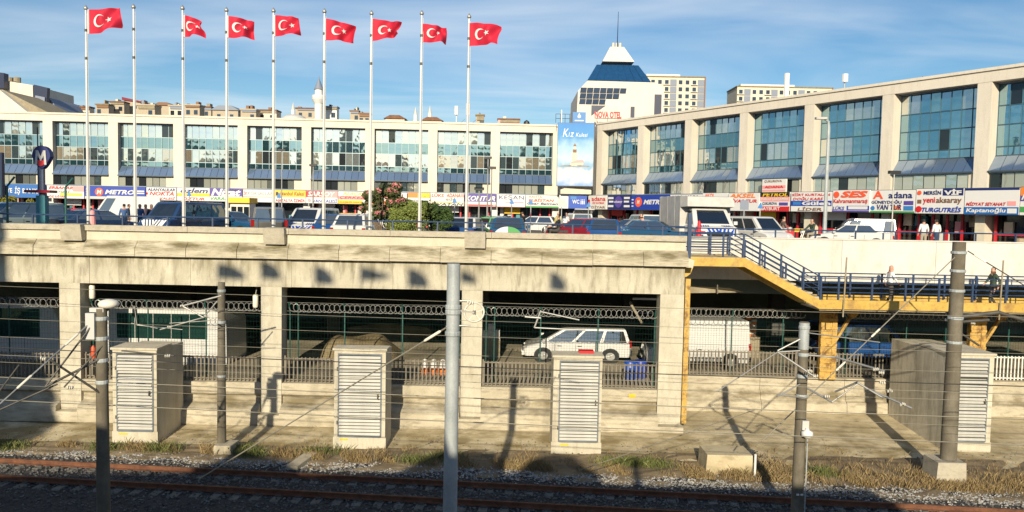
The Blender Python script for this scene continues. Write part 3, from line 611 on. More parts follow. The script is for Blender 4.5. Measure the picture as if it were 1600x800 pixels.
# corner signs
def corner_sign(p0, p1, Y, label, board, texts, rects=(), z0=2.15, z1=3.45):
    a = atY(p0,315,Y); b = atY(p1,315,Y); t = thing('shop_sign', label, 'sign', (a.x,Y,z0), 0, 'shop signs along the terminal'); Wd = b.x-a.x; H = z1-z0
    MB().box(0,Wd,0,.16,0,H).build('board', board, t, world=False)
    for i,(q,w_,c,e_,mt) in enumerate(rects): MB().box(q*Wd,w_*Wd,-.012-.002*i,-.002,c*H,e_*H).build('colour_panel', mt, t, world=False)
    for s,q,w_,c,e_,mt,*ex in texts: letters(t, s, q*Wd, w_*Wd, c*H, e_*H, -.03, mt, ex[0] if ex else 0, .02)
    return t
corner_sign(874,888,75.6,'small white panel left of the blue WC sign','white',[],[(.1,.9,.1,.45,'lightgrey')])
wc = corner_sign(888.5,917,75.4,'blue WC toilet sign with man and woman symbols at the corner entrance','royal',[('WC',.2,.58,.36,.66,'white')],[(.1,.42,.7,.9,'sky_blue')])
Ww = atY(917,315,75.4).x-atY(888.5,315,75.4).x
for k in range(3):
    xx = Ww*(.68+.085*k); q = MB().box(xx-.04,xx+.04,-.03,-.01,.42,.78); q.lathe([(.04,-.03),(.04,-.01)], (xx,0,.86), 10, 'y'); q.build('pictogram', 'white', wc, world=False)
sign('R',919,948,'white sign with red lettering right of the WC sign','offwhite',[('adana',.2,.95,.6,.92,'red'),('ÖZ KAYMAK',.25,.9,.38,.56,'red'),('DİYAR',.2,.95,.06,.28,'brown')],[(0,.1,.3,.7,'red')],z0=2.12,z1=3.45)
sign('R',948.6,986,'blue sign with a white lettered oval and small white lines','navy',[('ulusoy',.32,.66,.42,.62,'white',.2)],[(.04,.27,.72,.86,'white'),(.08,.27,.48,.6,'white'),(.04,.27,.16,.3,'white'),(.72,.95,.72,.86,'white'),(.72,.92,.48,.6,'white'),(.72,.95,.16,.3,'white')],[(.49,.52,.40,'purple')],z0=2.12,z1=3.45)
sign('R',986.4,1046,'blue METRO sign with orange disc on the right terminal wing','blue',[('METRO',.34,.90,.36,.68,'white',It,.04),('M',.165,.235,.38,.66,'white',.2,.03)],[(.01,.06,.2,.28,'white'),(.01,.06,.42,.5,'white'),(.01,.06,.64,.72,'white')],[(.2,.52,.34,'orange_red')],z0=2.12,z1=3.45)
sign('R',1047,1097,'white sign with navy HAS AKOL letters above the box truck','white',[('HAS AKOL',.05,.9,.6,.95,'navy',It)],[(0,1,0,.2,'blue')],z0=2.12,z1=3.45)
sign('R',1097.5,1137,'white sign with a small orange mark above the truck cab','white',[('AKOL',.1,.5,.75,.98,'orange_red')],z0=2.12,z1=3.45)
sign('R',1138,1186,'white sign with orange AKSEL over red SİVAS TUR','white',[('AKSEL',.04,.9,.74,.98,'orange',.2,.03),('SİVAS TUR',.02,.95,.46,.70,'red',.2,.03)],[],z0=2.12,z1=3.45)
sign('R',1187,1234,'stacked sign of black, pink, white and red strips reading PETROL to BAYBURT','white',[('PETROL',.1,.95,.77,.97,'yellow',.2,.03),('YURDU ÇARŞAMBA',.04,.96,.54,.72,'white'),('ÇUKUROVA',.1,.6,.30,.48,'navy'),('BAYBURT',.05,.7,.04,.22,'white')],[(0,1,.75,1,'black'),(0,1,.52,.75,'pink'),(0,1,0,.25,'red'),(.66,.95,.3,.46,'purple')],z0=2.12,z1=3.45)
sign('R',1190,1227,'small white ÇUKUROVA and ADANA sign standing above the shop sign row','white',[('ÇUKUROVA',.1,.85,.72,.94,'brown'),('ADANA',.12,.92,.30,.5,'red',0,.03)],[(0,1,.28,.52,'pink'),(0,1,.06,.2,'pink')],z0=3.5,z1=4.45,w=.62)
sign('R',1236,1300,'four-line sign with blue Gülen strip and black LİDER letters','white',[('SİİRT KURTALAN',.03,.96,.80,.96,'red'),('DOĞU KARS',.05,.8,.58,.76,'red',.2),('Gülen',.28,.98,.32,.52,'white',0,.04),('LİDER',.18,.78,.04,.24,'brown',.15)],[(0,1,.28,.55,'blue'),(.05,.25,.34,.5,'sky_blue')],z0=2.12,z1=3.45)
sign('R',1301,1359,'white sign with orange SES, red Kahramanmaraş and blue LÜKS','white',[('SES',.22,.96,.66,.96,'orange_red',.25,.05),('Kahramanmaraş',.02,.96,.36,.6,'red',.15),('LÜKS',.02,.34,.08,.28,'blue',.15)],[(0,1,0,.06,'purple'),(.4,1,.08,.28,'blue'),(.44,.96,.12,.26,'white')],[(.1,.8,.15,'orange_red')],z0=2.12,z1=3.52)
sign('R',1360,1430,'white sign with navy adana, GÜNEYDOĞU and VAN TUR','white',[('A',.06,.3,.62,.98,'orange_red',0,.03),('adana',.42,.95,.64,.92,'navy',0,.02),('GÜNEYDOĞU',.03,.72,.40,.58,'navy',0,.02),('VAN TUR',.16,.72,.12,.36,'navy',.15,.02)],[(.52,.70,.12,.3,'orange'),(.76,.97,.34,.52,'purple'),(.76,.97,.1,.3,'sky_blue'),(0,1,0,.07,'green')],[(.06,.2,.1,'sky_blue')],z0=2.10,z1=3.52)
sign('R',1431,1506,'white sign reading MERSİN VİF, yeni aksaray and TURGUTREİS','white',[('MERSİN',.17,.54,.76,.96,'navy',0,.02),('VİF',.6,.96,.74,.98,'white',0,.05),('yeni',.16,.42,.36,.66,'red'),('aksaray',.44,.97,.36,.66,'brown'),('TURGUTREİS',.14,.97,.05,.30,'blue',.2,.03)],[(.57,.99,.72,1,'navy'),(.03,.12,.40,.56,'brown')],[(.07,.84,.09,'orange_red'),(.07,.17,.13,'red')],z0=2.08,z1=3.52)
sign('R',1507,1593,'white sign with navy top edge, red MİDYAT SEYAHAT over a blue strip','white',[('MİDYAT SEYAHAT',.04,.78,.33,.50,'red',.2,.02),('Kaptanoğlu',.04,.78,.03,.25,'white',.15,.03)],[(0,1,.92,1,'navy'),(0,1,0,.28,'bank_blue'),(.8,.97,.05,.23,'white'),(.8,.95,.34,.5,'pink')],z0=2.06,z1=3.52)
sign('R',1594,1680,'orange, purple and white sign cut off by the right picture edge','white',[('A',.02,.2,.55,.9,'white')],[(0,.4,.7,1,'orange'),(0,.3,.5,.7,'purple'),(0,.3,.1,.3,'green')],z0=2.05,z1=3.55)

# ================================================================== hotel tower and far blocks
ho = thing('hotel_tower', 'cream hotel with blue pyramid roof and white cap behind the terminal corner', 'building', (13,100,0))
MB().add([(7.5,100,0),(18.9,100,0),(18.9,112,0),(7.5,112,0),(8.0,100,17.3),(9.2,100,18.6),(18.0,100,18.5),(18.9,100,17.7),(18.9,112,17.7),(18.0,112,18.5),(9.2,112,18.6),(8.0,112,17.3)],
  [(0,1,7,6,5,4),(3,11,10,9,8,2),(0,4,11,3),(1,2,8,7),(4,5,10,11),(5,6,9,10),(6,7,8,9),(0,3,2,1)]).build('wall', 'hotel_white', ho)
rf = MB().add([(9.15,99.9,18.62),(17.25,99.9,18.55),(17.25,108,18.6),(9.15,108,18.6),(10.5,102,21.0),(15.9,102,21.0),(15.9,106,21),(10.5,106,21)],[(0,1,5,4),(1,2,6,5),(2,3,7,6),(3,0,4,7),(4,5,6,7),(0,3,2,1)]).build('roof', 'roof_blue', ho)
s_ = MB()
for k in range(1,8):
    a = k/8; s_.bar((9.15+8.1*a,99.87,18.62),(10.5+5.4*a,101.97,21.02),.04)
s_.build('roof_seam', 'roof_blue', rf)
MB().box(11.6,14.7,102.4,105.4,21.0,21.35).build('lantern', 'frame_dark', ho)
MB().add([(11.2,101.5,21.35),(15.3,101.5,21.35),(15.3,105.6,21.35),(11.2,105.6,21.35),(12.3,102.9,23.5),(14.1,102.9,23.5),(14.1,104.3,23.5),(12.3,104.3,23.5)],[(0,1,5,4),(1,2,6,5),(2,3,7,6),(3,0,4,7),(4,5,6,7),(0,3,2,1)]).build('cap', 'hotel_white', ho)
for x in (12.75,13.2,13.65): MB().tube([(x,103.4,23.4),(x,103.4,24.1)], .17, 8).build('chimney_pot', 'cream', ho)
MB().tube([(13.25,103.2,23.0),(13.28,103.2,28.1)], [.07,.03], 6).build('antenna', 'panel_navy', ho)
for i in range(7):                                # slanted glazing on the shoulder
    for j in range(3):
        x0 = 8.15+i*.84; z0 = 15.6+j*.72; x1 = x0+.78
        if x0 > 8.1+5.9*(.55+.225*j): continue
        MB().add([(x0+.05*j,99.93,z0),(x1+.05*j,99.93,z0),(x1+.1+.05*j,99.98,z0+.66),(x0+.1+.05*j,99.98,z0+.66)],[(0,1,2,3)]).build('glazing_pane', 'hotel_pane', ho)
MB().box(8.15,12.3,99.5,99.9,11,15.45).build('stair_bay', 'hotel_white', ho)
MB().prism([(9.7,14.1),(11.5,15.4),(9.7,15.4)], 'y', 99.42, 99.48).build('triangular_window', 'panel_navy', ho)
for x0,x1,z0,z1 in ((17.75,18.65,14.3,17.0),(14.75,15.25,13.6,15.4)): MB().box(x0,x1,99.9,99.97,z0,z1).build('window', 'panel_navy', ho)
p0 = atY(929,188,97); p1 = atY(971,185,97)
nl = thing('hotel_sign', 'red NOVA OTEL letters in front of the cream hotel', 'sign', (p0.x,97,12.0))
letters(nl, 'NOVA OTEL', 0, p1.x-p0.x, 1.5, 2.35, 0, 'red', 0, .05); MB().tube([(0,.06,1.5),(p1.x-p0.x,.06,1.5)], .04, 6).build('rail', 'steel_dark', nl, world=False)
for x in (.3,1.6,2.9): MB().tube([(x,.06,-1.6),(x,.06,1.5)], .03, 6).build('strut', 'steel_dark', nl, world=False)

def far_block(label, x0, x1, Y, z1, wm, trim, nfl, ncol, fl_h=3.0, side=None):
    t = thing('apartment_block', label, 'building', ((x0+x1)/2,Y,0))
    MB().box(x0,x1,Y,Y+16,0,z1).build('wall', wm, t); MB().box(x0-.3,x1+.3,Y-.3,Y+16,z1,z1+.5).build('roof_edge', trim, t)
    MB().box(x0+2,x0+(x1-x0)*.62,Y+2,Y+9,z1+.5,z1+1.6).build('roof_house', 'offwhite', t)
    cw = (x1-x0)/ncol
    for f_ in range(nfl):
        z = z1-1.0-f_*fl_h
        for c in range(ncol):
            kind = (c*7+ncol) % 4
            if kind == 1:
                MB().box(x0+c*cw+.1,x0+(c+1)*cw-.1,Y-.25,Y-.02,z-2.6,z+.1).build('dark_panel', 'panel_grey', t); continue
            w = MB().box(x0+c*cw+.28*cw,x0+(c+1)*cw-.2*cw,Y-.12,Y-.01,z-1.9,z-.2).build('window', 'hotel_pane', t)
            if kind == 2: MB().box(x0+c*cw+.05,x0+(c+1)*cw-.05,Y-.9,Y-.02,z-2.3,z-2.05).build('balcony', 'offwhite', t)
    MB().box(x1-.02,x1+.5,Y-.35,Y+16,0,z1+.45).build('edge_fin', 'brown', t)
    return t
far_block('cream apartment block with brown edge right behind the hotel', atY(1004,120,340).x, atY(1101,120,340).x, 340, atY(1060,121,340).z, 'cream', 'pile_dirt', 5, 9)
far_block('brown trimmed apartment block showing above the right terminal roof', atY(1152,140,340).x, atY(1300,140,340).x, 340, atY(1220,137,340).z, 'cream', 'pile_dirt', 4, 14)
# ================================================================== vehicles (local x forwards, y left, z up)
SPEC = {
 #        L    W    H   belt  rear deck profile / hood: body top outline from rear to front, greenhouse (base rear, base front, roof rear, roof front)
 'sedan': dict(L=4.45,W=1.76,H=1.46,belt=.95,top=[(-2.2,.62),(-2.2,.98),(-1.45,1.02),(.85,.97),(1.95,.80),(2.2,.62)],gh=(-1.62,1.12,-.95,.22),wb=(-1.32,1.38),r=.31),
 'hatch': dict(L=4.1,W=1.74,H=1.49,belt=.96,top=[(-2.02,.55),(-2.02,.95),(-1.9,1.0),(.80,.97),(1.80,.82),(2.05,.62)],gh=(-1.92,1.08,-1.5,.2),wb=(-1.25,1.30),r=.31),
 'van':   dict(L=4.4,W=1.82,H=1.84,belt=1.05,top=[(-2.15,.5),(-2.15,1.06),(1.20,1.06),(1.95,.92),(2.2,.66)],gh=(-2.13,1.48,-2.02,.55),wb=(-1.35,1.42),r=.33),
 'mpv':   dict(L=4.7,W=1.82,H=1.72,belt=1.02,top=[(-2.3,.5),(-2.3,1.02),(-1,1.04),(1.2,1.00),(1.75,.93),(2.2,.78),(2.36,.60)],gh=(-2.28,1.72,-2.05,.55),wb=(-1.4,1.5),r=.33),
 'minibus': dict(L=5.1,W=1.95,H=2.02,belt=1.12,top=[(-2.5,.5),(-2.5,1.14),(1.75,1.15),(2.32,1.08),(2.52,.66)],gh=(-2.48,2.0,-2.40,1.15),wb=(-1.55,1.65),r=.35),
 'cab': dict(L=4.6,W=2.0,H=1.98,belt=1.22,top=[(-2.3,.5),(-2.3,1.20),(1.15,1.22),(1.78,1.10),(2.02,.66)],gh=(-.6,1.42,-.55,.72),wb=(-1.75,1.25),r=.35),
 'panelvan': dict(L=5.2,W=1.98,H=2.45,belt=1.15,top=[(-2.6,.5),(-2.6,1.15),(1.80,1.15),(2.45,1.0),(2.6,.66)],gh=(-2.58,2.05,-2.52,1.2),wb=(-1.6,1.7),r=.36),
}
def vehicle(kind, name, label, cat, paintm, pos, heading, windows=True, glassm='car_glass', group=None, roof=None, stripes=None, bars=False, lightbar=False):
    s = SPEC[kind]; L, W, H, belt = s['L'], s['W'], s['H'], s['belt']; hw = W/2
    t = thing(name, label, cat, pos, heading, group); t.scale = (.92,.92,.92) if kind in ('van','minibus') else (.95,.95,.95)
    B = lambda mb, n, m, par=t, sm=None: mb.build(n, m, par, smooth=sm, world=False)
    bot = .30
    prof = [(s['top'][0][0]+.04, bot)] + s['top'] + [(s['top'][-1][0]-.06, bot)]
    cx = sum(p[0] for p in prof)/len(prof); cz = .65
    def ins(k, dz): return [(cx+(x-cx)*(1-k), z-dz*(z > .7)) for x, z in prof]
    st = [(-hw, ins(.035,.055)), (-hw+.045, ins(.014,.015)), (-hw+.16, prof), (hw-.16, prof), (hw-.045, ins(.014,.015)), (hw, ins(.035,.055))]
    mb = MB(); n = len(prof); vs = []; fs = []
    for y, pr in st: vs += [(x,y,z) for x, z in pr]
    for i in range(len(st)-1):
        for j in range(n): fs.append((i*n+j, i*n+(j+1)%n, (i+1)*n+(j+1)%n, (i+1)*n+j))
    fs += [tuple(range(n)), tuple((len(st)-1)*n+j for j in range(n-1,-1,-1))]
    B(mb.add(vs, fs), 'body', paintm, sm=40)
    # cabin
    br, bf, rr, rf = s['gh']; b0 = belt-.06; wb_, wt = hw-.05, hw-.19-.03*(H<1.6); ed = .07
    secs = [(b0, br, bf, wb_), (belt+(H-belt)*.86, br+(rr-br)*.86, bf+(rf-bf)*.86, wb_+(wt-wb_)*.86), (H-.03, rr+.02*0, rf, wt), (H, rr+.12, rf-.14, wt-.14)]
    vs = []; fs = []
    for z, xr, xf, w in secs: vs += [(xr,-w,z),(xf-.05,-w,z),(xf,-w*.8,z),(xf,w*.8,z),(xf-.05,w,z),(xr,w,z)]
    for i in range(3):
        for j in range(6): fs.append((i*6+j,i*6+(j+1)%6,(i+1)*6+(j+1)%6,(i+1)*6+j))
    fs += [tuple(range(5,-1,-1)), tuple(18+j for j in range(6))]
    cab = B(MB().add(vs, fs), 'cabin', roof or paintm, sm=40)
    h0 = belt+.02; h1 = belt+(H-belt)*.84
    zs1 = belt+(H-belt)*.86
    def X(f, z): q = .86*(z-b0)/(zs1-b0); return (br+(rr-br)*q, bf+(rf-bf)*q, wb_+(wt-wb_)*q)
    if windows:
        for sg in (-1, 1):
            segs = windows if isinstance(windows, list) else ([(.03,.30),(.33,.62),(.65,.93)] if kind in ('van','mpv','minibus','panelvan','cab') else [(.06,.50),(.54,.94)])
            for a, b in segs:
                q = []
                for z, k in ((h0,a),(h0,b),(h1,b),(h1,a)):
                    xr, xf, w = X(0, z); q.append((xr+(xf-xr)*k, sg*(w+.012), z))
                B(MB().add(q, [(0,1,2,3)]), 'side_window', glassm)
    for nm, sgn in (('windscreen',1),('rear_window',-1)):
        if nm == 'rear_window' and not windows: continue
        q = []
        for z, k in ((h0+.02,-.86),(h0+.02,.86),(h1+.03,.84),(h1+.03,-.84)):
            xr, xf, w = X(0, z); q.append(((xf+.014) if sgn > 0 else (xr-.014), k*w*(.93 if sgn > 0 else 1), z))
        B(MB().add(q, [(0,1,2,3)]), nm, glassm)
    for xw in s['wb']:
        for sg in (-1, 1):
            r = s['r']; y = sg*(hw-.10)
            ar = MB().lathe([(r+.07,0),(r+.07,.01)], (xw, sg*(hw+.001)-.005, r+.02), 16, 'y'); B(ar, 'wheel_arch', 'black')
            wh = B(MB().lathe([(r*.55,-.10),(r*.97,-.10),(r,-.06),(r,.06),(r*.97,.10),(r*.55,.10)], (xw, sg*(hw-.075), r), 18, 'y'), 'wheel', 'rubber', sm=50)
            rm = MB().lathe([(r*.64,-.01),(r*.6,.01)], (xw, sg*(hw+.03), r), 14, 'y')
            for k in range(5):
                a_ = k*2*math.pi/5; rm.bar((xw,sg*(hw+.045),r),(xw+math.cos(a_)*r*.58,sg*(hw+.045),r+math.sin(a_)*r*.58),.05,.03)
            B(rm, 'rim', 'rim', wh)
    fx = s['top'][-1][0]; rx = s['top'][0][0]
    for sg in (-1, 1):
        hx, hzv = s['top'][-2]
        B(MB().add([(hx+.02,sg*(hw-.06),hzv-.10),(fx-.02,sg*(hw-.12),.66),(fx+.0,sg*(hw-.50),.68),(hx+.08,sg*(hw-.46),hzv-.05),(hx-.1,sg*(hw-.1),.62),(hx-.1,sg*(hw-.5),.62)],[(0,1,2,3),(0,4,1),(3,2,5),(4,5,2,1),(0,3,5,4)]), 'headlight', 'lamp_glass')
        zt = belt-.12 if kind in ('sedan','hatch') else belt-.05
        B(MB().box(rx-.02,rx+.10,min(sg*(hw-.17),sg*(hw-.015)),max(sg*(hw-.17),sg*(hw-.015)),zt-.16,zt+(.02 if kind in ('sedan','hatch') else .18)), 'tail_light', 'tail_red')
        xm = bf-.25; B(MB().box(xm-.06,xm+.06,min(sg*hw,sg*(hw+.17)),max(sg*hw,sg*(hw+.17)),belt+.0,belt+.16), 'mirror', 'black' if kind=='panelvan' else paintm)
    for sg in (-1, 1):
        y = sg*(hw+.004)
        for xg in ((s['wb'][0]+.62), (s['wb'][0]+s['wb'][1])/2+.05, s['wb'][1]-.50): B(MB().box(xg-.008,xg+.008,min(y,y-sg*.01),max(y,y-sg*.01),.40,belt-.09), 'door_gap', 'black')
        B(MB().box(s['wb'][0]+.42,s['wb'][1]-.42,min(y,y-sg*.02),max(y,y-sg*.02),.29,.37), 'sill', 'rubber')
        for xg in ((s['wb'][0]+s['wb'][1])/2-.12, (s['wb'][0]+s['wb'][1])/2+.75): B(MB().box(xg-.09,xg+.09,min(y,y+sg*.025),max(y,y+sg*.025),belt-.2,belt-.165), 'door_handle', 'black' if paintm != 'car_black' else 'steel')
    dark = 'rubber' if paintm != 'car_black' else 'grey'
    B(MB().box(fx-.05,fx+.06,-hw+.12,hw-.12,.32,.54), 'front_bumper', paintm if kind in ('sedan','hatch','mpv') else dark, sm=30)
    B(MB().box(fx-.02,fx+.03,-hw+.5,hw-.5,.58,.72), 'grille', 'black'); B(MB().box(rx-.07,rx+.05,-hw+.08,hw-.08,.34,.58), 'rear_bumper', paintm if kind in ('sedan','hatch') else dark)
    B(MB().box(fx+.062,fx+.075,-.26,.26,.38,.49), 'number_plate', 'plate'); B(MB().box(rx-.085,rx-.072,-.26,.26,.60,.71), 'number_plate', 'plate')
    if stripes:
        hx, hzv = s['top'][-3]; hx2, hz2 = s['top'][-2]; fx_, fz_ = s['top'][-1]
        for sg in (-1, 1):
            for k in range(4):
                y0 = sg*(.30+.11*k); dx = .12
                B(MB().add([(hx+.15,y0,hzv+.012-.02),(hx+.15,y0+.055,hzv+.012-.02),(hx2-.05,y0+.055+sg*.10,hz2+.03),(hx2-.05,y0+sg*.10,hz2+.03)],[(0,1,2,3)]), 'stripe', stripes)
                if kind in ('minibus','van','cab'):
                    yy = sg*(.12+.19*k); B(MB().add([(hx2+.012,yy,hz2-.02),(hx2+.012,yy+.11,hz2-.02),(fx_+.014,yy+.11-sg*.16,fz_+.06),(fx_+.014,yy-sg*.16,fz_+.06)],[(0,1,2,3)]), 'stripe', stripes)
    if bars:
        for y in (-hw+.3, hw-.3): B(MB().tube([(rr+.3,y,H+.02),(rr+.4,y,H+.09),(rf-.3,y,H+.09),(rf-.2,y,H+.02)], .02, 6), 'roof_rail', 'black')
    if lightbar: B(MB().box(-.15,.05,-.5,.5,H,H+.12), 'light_bar', 'blue')
    return t
HD = lambda deg: R(deg)      # heading: 0 = pointing right, 90 = away from the viewer, -90 = towards the viewer
CARS = 'cars parked on the upper deck'
def on_deck(px, Y): return (atY(px, 345, Y).x, Y, 0.0)
vehicle('van','parked_van','grey green van at the far left edge behind the railing','van','car_teal',on_deck(26,37.2),HD(-122),group=CARS)
vehicle('hatch','parked_car','bright red car parked behind the grey green van','car','car_red',on_deck(103,40.5),HD(170),group=CARS)
vehicle('sedan','parked_car','dark navy sedan in front of the white van at the left','car','car_navy',on_deck(155,37.6),HD(50),group=CARS)
vehicle('panelvan','parked_van','large white panel van under the left METRO sign','van','car_white',on_deck(196,58),HD(-160),windows=[(.80,.96)],group=CARS)
vehicle('minibus','parked_minibus','blue minibus with slanted white stripes on its nose','minibus','car_indigo',on_deck(288,39.6),HD(-106),stripes='white',group=CARS)
vehicle('van','parked_van','dark grey van seen from behind with glossy rear window','van','car_grey',on_deck(420,38.4),HD(108),group=CARS)
vehicle('hatch','parked_car','dark blue car partly hidden between the striped minibus and the grey van','car','car_deep',on_deck(362,43),HD(-20),group=CARS)
vehicle('van','police_car','white police van with blue bonnet stripes facing the railing','car','car_white',on_deck(488,39),HD(-98),stripes='blue',bars=True,group=CARS)
vehicle('sedan','parked_car','silver car behind the white police van','car','car_silver',on_deck(520,50),HD(10),group=CARS)
vehicle('sedan','taxi','yellow taxi far behind the white police van','taxi','car_yellow',on_deck(538,55),HD(180),group=CARS)
vehicle('hatch','parked_car','cream white hatchback with red tail lights left of the flowering shrub','car','car_white',on_deck(563,37),HD(84),group=CARS)
vehicle('hatch','parked_car','small blue car squeezed beside the cream white hatchback','car','car_blue',on_deck(541,38.6),HD(75),group=CARS)
vehicle('sedan','parked_car','white car far behind, below the yellow and pink sign','car','car_white',on_deck(588,60),HD(0),group=CARS)
vehicle('sedan','police_car','blue and white police car seen from behind, right of the shrubs','car','car_blue',on_deck(729,37.2),HD(80),roof='car_white',lightbar=False,group=CARS)
vehicle('hatch','parked_car','dark blue car with white and green boot behind the railing','car','car_deep',on_deck(796,37),HD(88),group=CARS)
vehicle('sedan','parked_car','pale green car behind the police car right of the shrubs','car','car_green',on_deck(762,43),HD(170),group=CARS)
vehicle('sedan','parked_car','silver car below the KEŞAN sign','car','car_silver',on_deck(782,58),HD(15),group=CARS)
vehicle('hatch','parked_car','white car below the ELBİSTAN sign','car','car_white',on_deck(834,60),HD(165),group=CARS)
vehicle('hatch','parked_car','maroon car right of the motorcyclist','car','car_maroon',on_deck(908,42.5),HD(150),group=CARS)
vehicle('hatch','parked_car','bright blue hatchback seen from behind near the railing','car','car_blue',on_deck(946,38.6),HD(82),group=CARS)
vehicle('hatch','parked_car','black car behind the maroon car below the WC sign','car','car_black',on_deck(935,52),HD(20),group=CARS)
vehicle('sedan','parked_car','light silver car right of the bright blue hatchback','car','car_silver',on_deck(986,49),HD(-160),group=CARS)
vehicle('van','parked_van','white van below the right METRO sign','van','car_white',on_deck(1004,55),HD(100),group=CARS)
vehicle('hatch','parked_car','black car behind the blue sedan next to the box truck','car','car_black',on_deck(1040,50),HD(150),group=CARS)
vehicle('sedan','parked_car','deep blue sedan side on, left of the box truck','car','car_deep',on_deck(1024,39),HD(-18),group=CARS)
vehicle('van','parked_van','white small van right of the box truck','van','car_white',on_deck(1182,40.5),HD(-68),group=CARS)
vehicle('sedan','parked_car','white sedan side on below the orange SES sign','car','car_white',on_deck(1330,42.5),HD(157),group=CARS)
vehicle('van','parked_van','white van behind the white sedan below the SES sign','van','car_white',on_deck(1342,47),HD(165),windows=[(.03,.22),(.70,.93)],group=CARS)
# white and green boot panels on the dark blue car
p = on_deck(796,37); bp = thing('spare_cover', 'white and green half dome cover behind the dark blue car', 'cover', (p[0]-.05,p[1]-2.35,0))
for mt, a0, a1 in (('white',90,180),('green',0,90)):
    pts = [(0,.6)] + [(.62*math.cos(R(a)), .6+.42*math.sin(R(a))) for a in range(a0,a1+1,15)]
    MB().prism(pts, 'y', -.18, .12).build('half_shell', mt, bp, world=False)
MB().box(-.5,.5,-.1,.05,0,.6).build('stand', 'steel_dark', bp, world=False)
# tailgate-up van far away below the WC sign
tg = vehicle('van','parked_van','small white van with its tailgate raised below the WC sign','van','car_white',on_deck(903,57),HD(95),group=CARS)
MB().bar((-2.1,0,1.85),(-2.9,0,2.15),1.5,.06).build('tailgate', 'car_white', tg, world=False)
# box truck
pos = on_deck(1099,38.8)
tk = vehicle('cab','box_truck','white box truck with grey tarpaulin body and blue bonnet stripes','truck','car_white',pos,HD(-83),windows=[(.30,.92)],stripes='royal')
tk.scale = (1.03,1.06,1.03)
MB().box(-3.0,.20,-1.22,1.22,.80,2.56).build('box_body', 'tarp', tk, world=False)
MB().add([(.20,-1.22,2.02),(.20,1.22,2.02),(.20,1.22,2.56),(.20,-1.22,2.56),(.95,-1.12,2.06),(.95,1.12,2.06),(.80,1.08,2.52),(.80,-1.08,2.52)],[(0,1,5,4),(3,7,6,2),(4,5,6,7),(0,4,7,3),(1,2,6,5)]).build('wind_deflector', 'tarp', tk, world=False)
for k in range(3): MB().box(-2.8+k*1.1,-2.77+k*1.1,-1.235,1.235,.81,2.57).build('tarp_seam', 'steel', tk, world=False)
MB().box(1.98,2.09,-.55,.55,.74,.90).build('radiator_grille', 'black', tk, world=False)

# ---- garage vehicles
FG = -5.15
def in_garage(px, Y): return (atY(px, 560, Y).x, Y, FG)
vehicle('mpv','garage_van','white people carrier parked side on in the garage, nose to the left','van','car_white',in_garage(900,36.2),HD(180),windows=[(.04,.30),(.34,.62),(.66,.93)]).scale = (1.06,1,.90)
def bus(label, x0, x1, Y, zt, zw, body='car_white', low='car_white', heading=0):
    t = thing('parked_bus', label, 'bus', ((x0+x1)/2,Y,FG)); cx = (x0+x1)/2; w = 2.5
    MB().prism([(x0,-4.9),(x0,zt-.25),(x0+.25,zt-.04),(x0+.8,zt),(x1-.9,zt),(x1-.3,zt-.12),(x1-.02,zt-.65),(x1,-4.9),(x1,-5.2),(x0,-5.2)], 'y', Y, Y+w).build('body', body, t, smooth=40)
    n = 5
    for i in range(n):
        a = x0+.5+(x1-x0-1.3)*i/n; b = x0+.5+(x1-x0-1.3)*(i+1)/n-.03
        MB().box(a,b,Y-.02,Y+.03,zw,zt-.22).build('side_window', 'green_glass', t)
    MB().box(x0+.1,x1-.1,Y-.025,Y+.01,-5.18,-4.85).build('skirt', low, t)
    k = 3
    for i in range(6): a = x0+.3+(x1-x0-.6)*i/6; MB().box(a,a+.02,Y-.012,Y,-4.85,zw-.05).build('panel_joint', 'grey', t)
    for xw in (x0+1.6, x1-1.6): 
        wh = MB().lathe([(.28,-.14),(.5,-.14),(.5,.12),(.28,.12)], (xw,Y+.35,FG+.5), 18, 'y').build('wheel', 'rubber', t); MB().lathe([(.27,-.16),(.2,-.10)], (xw,Y+.35,FG+.5), 12, 'y').build('rim', 'rim', wh)
bus('white coach with dark green windows parked in the garage behind the second fence', atY(165,520,33.2).x, atY(354,520,33.2).x, 33.2, -2.75, -4.05)
bus('pale coach in shade in the leftmost garage bay', atY(-190,520,33.6).x, atY(92,520,33.6).x, 33.6, -2.7, -4.15)
# white panel van body behind right fence
vehicle('panelvan','garage_van','cream white panel van behind the fence under the stair bridge','van','car_white',in_garage(1083,35.4),HD(180),windows=False).scale = (.90,.95,.88)
# blue covered vehicle further right
vehicle('minibus','garage_van','bright blue van in the shade below the footbridge','van','car_blue',in_garage(1342,37),HD(0))

